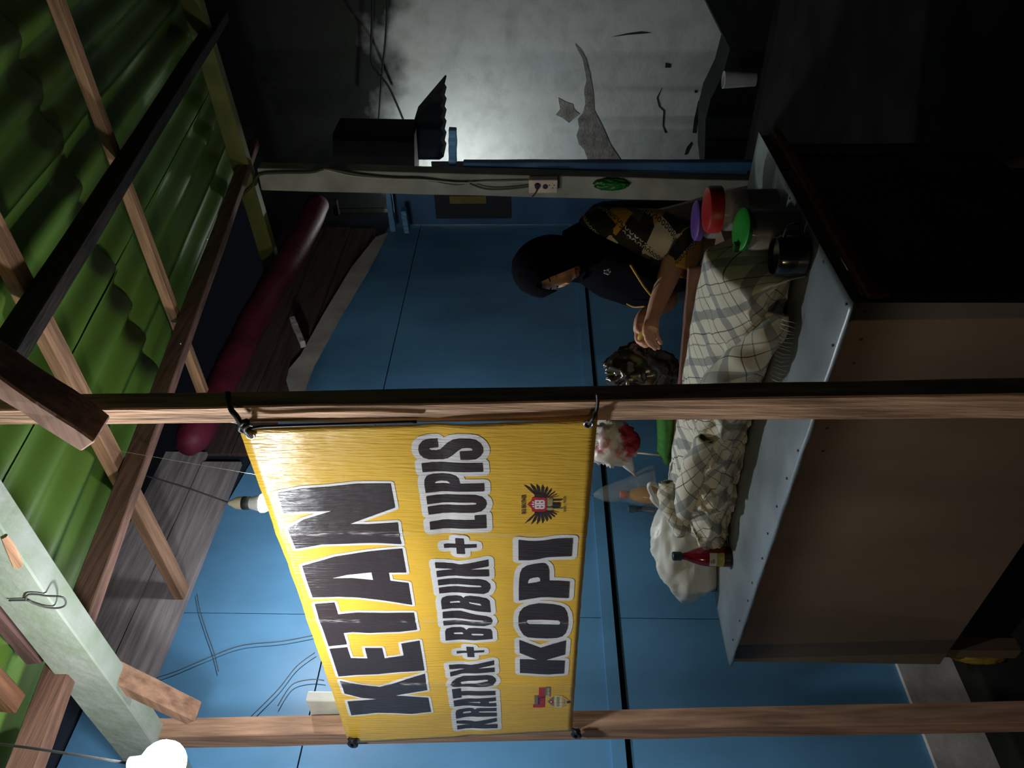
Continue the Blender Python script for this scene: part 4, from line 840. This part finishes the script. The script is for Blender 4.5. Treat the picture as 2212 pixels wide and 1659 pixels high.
def skin_mesh(vs_, es_, rs_, root, sub=2):
    me = bpy.data.meshes.new('sk'); me.from_pydata([tuple(v) for v in vs_], es_, []); ob = bpy.data.objects.new('sk', me); COL.objects.link(ob)
    ob.modifiers.new('skin', 'SKIN')
    if not me.skin_vertices:
        bmq = bmesh.new(); bmq.from_mesh(me); bmq.verts.layers.skin.verify(); bmq.to_mesh(me); bmq.free()
    for i, d in enumerate(me.skin_vertices[0].data): d.radius = (rs_[i], rs_[i]); d.use_root = (i == root)
    s_ = ob.modifiers.new('sub', 'SUBSURF'); s_.levels = sub; s_.render_levels = sub
    dg = bpy.context.evaluated_depsgraph_get(); dg.update(); out = bpy.data.meshes.new_from_object(ob.evaluated_get(dg))
    vv = [v.co.copy() for v in out.vertices]; ff = [tuple(p.vertices) for p in out.polygons]
    bpy.data.objects.remove(ob); bpy.data.meshes.remove(me); bpy.data.meshes.remove(out); return vv, ff
BV, BF = skin_mesh(SKV, SKE, SKR, 0, 2)
def join(vs_, fs_):
    global BV, BF
    n_ = len(BV); BV = BV+[V(v) for v in vs_]; BF = BF+[tuple(i+n_ for i in f) for f in fs_]
join(*head_verts())
def limb(pts, rads):
    pp = spline(pts, 8); n_ = len(pp); m_ = len(rads)-1; rr = []
    for i in range(n_):
        j = i/(n_-1)*m_; a = int(min(j, m_-1)); rr.append(rads[a]+(rads[a+1]-rads[a])*(j-a))
    join(*tube_data([pp[0]-(pp[1]-pp[0])]+pp+[pp[-1]+(pp[-1]-pp[-2])*0.8], [rads[0]*0.6]+rr+[rads[-1]*0.6], 18))
# near (left) arm, then the far (right) one
limb([Q(1300, 480, 0.06), Q(1385, 500, 0.0), Q(1468, 516, -0.06), Q(1450, 580, -0.115), Q(1424, 645, -0.16), Q(1411, 682, -0.185), Q(1405, 712, -0.20)], [0.05, 0.046, 0.042, 0.038, 0.030, 0.0235, 0.027])
limb([Q(1310, 585, 0.18), Q(1440, 640, 0.10), Q(1392, 682, -0.04), Q(1384, 712, -0.11)], [0.05, 0.038, 0.025, 0.026])
def finger(pts, r0, r1):
    pts = spline(pts, 5); n_ = len(pts); rd = [r0+(r1-r0)*i/(n_-1) for i in range(n_)]
    pts.append(pts[-1]+(pts[-1]-pts[-2]).normalized()*r1*0.6); rd.append(r1*0.55)
    join(*tube_data(pts, rd, 10))
# near hand: fingers reach on towards the bag and curl down, thumb on top
for (a, b, c_) in (((1402, 706), (1396, 730), (1408, 748)), ((1406, 706), (1404, 736), (1416, 754)), ((1412, 704), (1412, 734), (1424, 752)), ((1417, 700), (1420, 726), (1428, 742))):
    k_ = (a[0]-1402)*0.0022
    finger([Q(1408+(a[0]-1408)*0.7, 690, -0.19+k_), Q(*a, -0.205+k_), Q(*b, -0.215+k_), Q(*c_, -0.20+k_)], 0.0098, 0.0075)
finger([Q(1402, 690, -0.195), Q(1394, 706, -0.215), Q(1393, 722, -0.215)], 0.011, 0.0085)
# far hand: curled round the yellow wrapper
for i, (a, b, c_) in enumerate((((1376, 716), (1377, 736), (1390, 742)), ((1381, 719), (1384, 742), (1396, 744)), ((1387, 719), (1391, 746), (1402, 744)), ((1392, 715), (1398, 738), (1404, 734)))):
    finger([Q(1381+i*2, 700, -0.10), Q(*a, -0.115), Q(*b, -0.13), Q(*c_, -0.15)], 0.0095, 0.0075)
finger([Q(1379, 698, -0.105), Q(1378, 712, -0.135), Q(1387, 722, -0.16)], 0.0105, 0.0085)
bo = mesh('body', BV, BF, M_SKIN, pe, True)
k = bo.modifiers.new('remesh', 'REMESH'); k.mode = 'VOXEL'; k.voxel_size = 0.0032; k.use_smooth_shade = True
k = bo.modifiers.new('smooth', 'SMOOTH'); k.factor = 0.5; k.iterations = 2
# facial features
M_EYE = mat('eye white', (0.5, 0.48, 0.45), 0.2); M_IRIS = mat('iris', (0.015, 0.01, 0.008), 0.1); M_BROW = mat('brow', (0.015, 0.012, 0.012), 0.8); M_LIP = mat('lips', (0.26, 0.065, 0.065), 0.4)
for sgn in (-1, 1):
    e_ = lathe('eye', FP(sgn*0.031, 0.0, -0.0095), [(0.0005, -0.012)]+[(0.0125*math.sin(a), -0.0125*math.cos(a)) for a in [i*math.pi/10 for i in range(1, 10)]]+[(0.0005, 0.0125)], M_EYE, pe, 16, axis=Fd)
    lathe('iris', FP(sgn*0.031, -0.001, 0.0008), [(0, 0.0028), (0.004, 0.0020), (0.0058, 0.0), (0, 0)], M_IRIS, e_, 14, axis=Fd)
    tube('eyelid', spline([FP(sgn*0.046, 0.001, -0.001), FP(sgn*0.039, 0.007, 0.001), FP(sgn*0.030, 0.0085, 0.002), FP(sgn*0.018, 0.003, 0.0)], 5), 0.0034, M_SKIN, pe, 8)
    tube('eyelash', spline([FP(sgn*0.046, 0.000, 0.001), FP(sgn*0.039, 0.0045, 0.004), FP(sgn*0.030, 0.0055, 0.0048), FP(sgn*0.019, 0.001, 0.002)], 5), 0.0013, M_BROW, pe, 6)
    tube('eyebrow', spline([FP(sgn*0.048, 0.022, 0.0), FP(sgn*0.034, 0.028, 0.0), FP(sgn*0.015, 0.025, 0.0)], 6), [0.0010]*4+[0.0024]*5+[0.0026]*4, M_BROW, pe, 6)
tube('lips', spline([FP(-0.021, -0.073, -0.001), FP(-0.010, -0.069, -0.001), FP(0.0, -0.0705, -0.001), FP(0.010, -0.069, -0.001), FP(0.021, -0.073, -0.001)], 5), [0.0012]+[0.0034]*19+[0.0012], M_LIP, pe, 8)
tube('lower_lip', spline([FP(-0.019, -0.0755, -0.001), FP(-0.009, -0.080, -0.001), FP(0.0, -0.081, -0.001), FP(0.009, -0.080, -0.001), FP(0.019, -0.0755, -0.001)], 5), [0.0012]+[0.004]*19+[0.0012], M_LIP, pe, 8)
# headscarf: hood with a cut-out for the face, then a drape over the shoulders
def proj(p):
    q = p-CAM; t = q.dot(_f); return (1106-F*q.dot(_u)/t, 1659-(829.5+F*q.dot(_r)/t))
bm = bmesh.new(); nu, nv = 64, 48; grid = []
for i in range(nv+1):
    th = math.pi*i/nv; row = []
    for k in range(nu):
        ph = 2*math.pi*k/nu; f = math.sin(th)*math.cos(ph); s = math.sin(th)*math.sin(ph); z = math.cos(th)
        rf = 0.122 if f > 0 else 0.122
        row.append(bm.verts.new(HP(rf*f-0.004, 0.094*s*(1-0.12*max(0, -z)), 0.136*z+(0.004*noise.noise(V((f*6, s*6, z*6))))+0.010*max(0, f)*max(0, z))))
    grid.append(row)
for i in range(nv):
    for k in range(nu):
        try: bm.faces.new((grid[i][k], grid[i][(k+1) % nu], grid[i+1][(k+1) % nu], grid[i+1][k]))
        except ValueError: pass
bmesh.ops.remove_doubles(bm, verts=bm.verts[:], dist=0.0002)
FACE = [(1160, 610), (1160, 620), (1182, 625), (1208, 627), (1232, 621), (1250, 610), (1263, 594), (1264, 578), (1252, 571), (1236, 575), (1210, 588), (1185, 600)]
cen = V((sum(p[0] for p in FACE)/len(FACE), sum(p[1] for p in FACE)/len(FACE)))
pls = []
for (a, b) in zip(FACE, FACE[1:]+FACE[:1]):
    n_ = ray(*a).cross(ray(*b)).normalized()
    if n_.dot(ray(*cen)) < 0: n_ = -n_
    pls.append(n_); bmesh.ops.bisect_plane(bm, geom=bm.verts[:]+bm.edges[:]+bm.faces[:], plane_co=CAM, plane_no=n_)
dele = [f for f in bm.faces if all((f.calc_center_median()-CAM).dot(n_) > 0 for n_ in pls) and (f.calc_center_median()-HC).dot(Fd) > -0.01]
bmesh.ops.delete(bm, geom=dele, context='FACES')
FACE2 = [(1172, 642), (1258, 600), (1258, 720), (1172, 720)]; cen = V((1230, 660)); pls = []
for (a, b) in zip(FACE2, FACE2[1:]+FACE2[:1]):
    n_ = ray(*a).cross(ray(*b)).normalized()
    if n_.dot(ray(*cen)) < 0: n_ = -n_
    pls.append(n_); bmesh.ops.bisect_plane(bm, geom=bm.verts[:]+bm.edges[:]+bm.faces[:], plane_co=CAM, plane_no=n_)
dele = [f for f in bm.faces if all((f.calc_center_median()-CAM).dot(n_) > 0 for n_ in pls) and (f.calc_center_median()-HC).dot(Fd) > 0.0]
bmesh.ops.delete(bm, geom=dele, context='FACES')
bmesh.ops.recalc_face_normals(bm, faces=bm.faces[:])
me = bpy.data.meshes.new('headscarf'); bm.to_mesh(me); bm.free()
ho = link('headscarf', me, M_HIJ, pe, True); k = ho.modifiers.new('solid', 'SOLIDIFY'); k.thickness = 0.003; k.offset = 1
ub = tube('under_scarf', spline([FP(-0.052, 0.046, -0.004), FP(-0.034, 0.056, -0.004), FP(0.0, 0.060, -0.004), FP(0.034, 0.056, -0.004), FP(0.052, 0.046, -0.004)], 6), 0.010, mat('purple under scarf', (0.05, 0.04, 0.22), 0.7), pe, 10); tag(ub, 'purple under-scarf edge')
def loft(name, rings, m, parent, n=40, fold=0.0, seed=0, cap=True):
    """rings: (x, yL, yR, dd, half depth): picked left and right outline at each height"""
    vs = []; fs = []
    R2 = []
    for a, b in zip(rings, rings[1:]):
        for k in range(5): R2.append([p+(q-p)*k/5 for p, q in zip(a, b)])
    R2.append(list(rings[-1]))
    for i, (x, yl, yr, dd, hd) in enumerate(R2):
        c_ = Q(x, (yl+yr)/2, dd); hw = abs(yl-yr)/2/F*(PD+dd)
        for k in range(n):
            a = 2*math.pi*k/n; fo = 1+fold*noise.noise(V((math.cos(a)*2.2+seed, math.sin(a)*2.2, i*0.06)))
            vs.append(c_ + _r0*(hw*math.cos(a)*(1+(fo-1)*0.5)) + V((_f.x, _f.y, 0)).normalized()*(hd*math.sin(a)*fo))
    for i in range(len(R2)-1):
        for k in range(n): fs.append((i*n+k, i*n+(k+1) % n, (i+1)*n+(k+1) % n, (i+1)*n+k))
    if cap: fs += [tuple(range(n-1, -1, -1)), tuple((len(R2)-1)*n+k for k in range(n))]
    o = mesh(name, vs, fs, m, parent, True); return o
loft('scarf_drape', [(1215, 606, 500, 0.02, 0.08), (1255, 610, 478, 0.03, 0.095), (1278, 628, 466, 0.03, 0.115), (1300, 640, 490, 0.02, 0.13), (1350, 656, 530, 0.01, 0.15), (1392, 664, 570, 0.0, 0.15), (1425, 668, 598, 0.0, 0.14)], M_HIJ, pe, fold=0.12, cap=True)
M_DRESS = mat('black blouse cloth', (0.010, 0.010, 0.012), 0.85, 0.3, 8)
loft('blouse', [(1250, 535, 475, 0.10, 0.03), (1266, 560, 458, 0.12, 0.06), (1280, 575, 444, 0.13, 0.085), (1300, 600, 436, 0.16, 0.11), (1360, 640, 432, 0.18, 0.12), (1430, 650, 432, 0.20, 0.13), (1520, 650, 434, 0.22, 0.14), (1640, 650, 440, 0.24, 0.15)], M_DRESS, pe, fold=0.06)
loft('skirt', [(1600, 650, 440, 0.18, 0.16), (1800, 640, 440, 0.2, 0.16), (1990, 640, 450, 0.2, 0.16)], M_DRESS, pe, fold=0.08)
# patterned sleeve
def batik():
    m = bpy.data.materials.new('patterned sleeve cloth'); m.use_nodes = True; nt = m.node_tree; N = nt.nodes; L = nt.links; b = N['Principled BSDF']; b.inputs['Roughness'].default_value = 0.8
    uv = N.new('ShaderNodeUVMap'); mp = N.new('ShaderNodeMapping'); mp.inputs['Scale'].default_value = (9, 6, 1); mp.inputs['Rotation'].default_value = (0, 0, 0.45); L.new(uv.outputs[0], mp.inputs['Vector'])
    vo = N.new('ShaderNodeTexVoronoi'); vo.distance = 'CHEBYCHEV'; vo.inputs['Scale'].default_value = 1.0; vo.inputs['Randomness'].default_value = 0.8; L.new(mp.outputs[0], vo.inputs['Vector'])
    sp_ = N.new('ShaderNodeSeparateColor'); L.new(vo.outputs['Color'], sp_.inputs[0])
    r = N.new('ShaderNodeValToRGB'); r.color_ramp.interpolation = 'CONSTANT'
    els = r.color_ramp.elements; els[0].position = 0; els[0].color = (0.012, 0.011, 0.012, 1); els[1].position = 0.36; els[1].color = (0.55, 0.30, 0.06, 1)
    for p_, c_ in ((0.60, (0.02, 0.02, 0.022, 1)), (0.72, (0.62, 0.60, 0.58, 1)), (0.82, (0.62, 0.40, 0.14, 1)), (0.93, (0.09, 0.09, 0.10, 1))):
        e2 = els.new(p_); e2.color = c_
    L.new(sp_.outputs[0], r.inputs['Fac'])
    # chains of small rings
    mp2 = N.new('ShaderNodeMapping'); mp2.inputs['Scale'].default_value = (38, 30, 1); mp2.inputs['Rotation'].default_value = (0, 0, 0.45); L.new(uv.outputs[0], mp2.inputs['Vector'])
    v2 = N.new('ShaderNodeTexVoronoi'); v2.inputs['Randomness'].default_value = 0.0; v2.inputs['Scale'].default_value = 1; L.new(mp2.outputs[0], v2.inputs['Vector'])
    c1 = N.new('ShaderNodeMath'); c1.operation = 'COMPARE'; c1.inputs[1].default_value = 0.33; c1.inputs[2].default_value = 0.09; L.new(v2.outputs['Distance'], c1.inputs[0])
    s2 = N.new('ShaderNodeSeparateXYZ'); L.new(mp.outputs[0], s2.inputs[0])
    fr = N.new('ShaderNodeMath'); fr.operation = 'FRACT'; L.new(s2.outputs['Y'], fr.inputs[0]); l2 = N.new('ShaderNodeMath'); l2.operation = 'LESS_THAN'; l2.inputs[1].default_value = 0.2; L.new(fr.outputs[0], l2.inputs[0])
    mu = N.new('ShaderNodeMath'); mu.operation = 'MULTIPLY'; L.new(c1.outputs[0], mu.inputs[0]); L.new(l2.outputs[0], mu.inputs[1])
    lt = N.new('ShaderNodeMath'); lt.operation = 'LESS_THAN'; lt.inputs[1].default_value = 0.36; L.new(sp_.outputs[0], lt.inputs[0])
    mx_ = N.new('ShaderNodeMixRGB'); mx_.inputs[1].default_value = (0.02, 0.015, 0.01, 1); mx_.inputs[2].default_value = (0.6, 0.58, 0.56, 1); L.new(lt.outputs[0], mx_.inputs[0])
    mi = N.new('ShaderNodeMixRGB'); L.new(mu.outputs[0], mi.inputs[0]); L.new(r.outputs[0], mi.inputs[1]); L.new(mx_.outputs[0], mi.inputs[2])
    L.new(mi.outputs[0], b.inputs['Base Color']); return m
spts = spline([Q(1270, 474, -0.01), Q(1300, 482, -0.05), Q(1355, 500, -0.07), Q(1420, 508, -0.08), Q(1466, 520, -0.09), Q(1478, 545, -0.10), Q(1466, 588, -0.115)], 6)
srad = [0.035, 0.058, 0.082, 0.086, 0.078, 0.064, 0.050]
def sl_fn(s, t):
    n_ = len(spts)-1; i = min(int(s*n_), n_); c_ = spts[i]; d = (spts[min(i+1, n_)]-spts[max(i-1, 0)]).normalized(); sd_ = d.cross(_f).normalized(); td_ = sd_.cross(d)
    j = s*(len(srad)-1); a = int(min(j, len(srad)-2)); r = srad[a]+(srad[a+1]-srad[a])*(j-a)
    an_ = 2*math.pi*t; r *= 1+0.10*noise.noise(V((s*4, math.cos(an_)*2, math.sin(an_)*2)))+0.03*math.sin(s*30+an_*2)
    return c_+sd_*(r*math.cos(an_))+td_*(r*math.sin(an_)*0.85)
so2 = cloth_grid('sleeve', sl_fn, len(spts)-1, 40, batik(), pe, 0.9, 0.75); k = so2.modifiers.new('solid', 'SOLIDIFY'); k.thickness = 0.003; tag(so2, 'sleeve patterned in black, gold and white')
M_TRIM = mat('gold trim', (0.45, 0.27, 0.03), 0.6)
tube('scarf_trim', spline([Q(1362, 572, -0.152), Q(1378, 598, -0.158), Q(1392, 620, -0.155), Q(1408, 640, -0.15)], 6), 0.004, M_TRIM, pe, 6)
tube('scarf_trim', spline([Q(1354, 656, -0.06), Q(1370, 663, -0.09), Q(1392, 662, -0.14)], 6), 0.003, M_TRIM, pe, 6)
# silver brooch
br_ = thing('brooch', 'small silver brooch pinned on the black scarf', 'brooch', Q(1312, 586, -0.135))
for i in range(5):
    a = i*1.256; lathe('petal', Q(1312+5*math.cos(a), 586+5*math.sin(a), -0.137), [(0, 0.004), (0.005, 0.002), (0.006, 0), (0, 0)], M_STEEL, br_, 8, axis=vw)
# yellow wrapper in her hands
yw = tube('food_wrapper', spline([Q(1404, 706, -0.20), Q(1398, 716, -0.205), Q(1386, 724, -0.20), Q(1380, 734, -0.19)], 5), [0.006, 0.007, 0.008, 0.010, 0.012, 0.014, 0.014, 0.013, 0.012, 0.011, 0.010, 0.010, 0.009, 0.008, 0.007, 0.004], mat('yellow wrapper', (0.50, 0.34, 0.04), 0.5), None, 10); tag(yw, 'little yellow food parcel held in her fingers', 'food parcel')
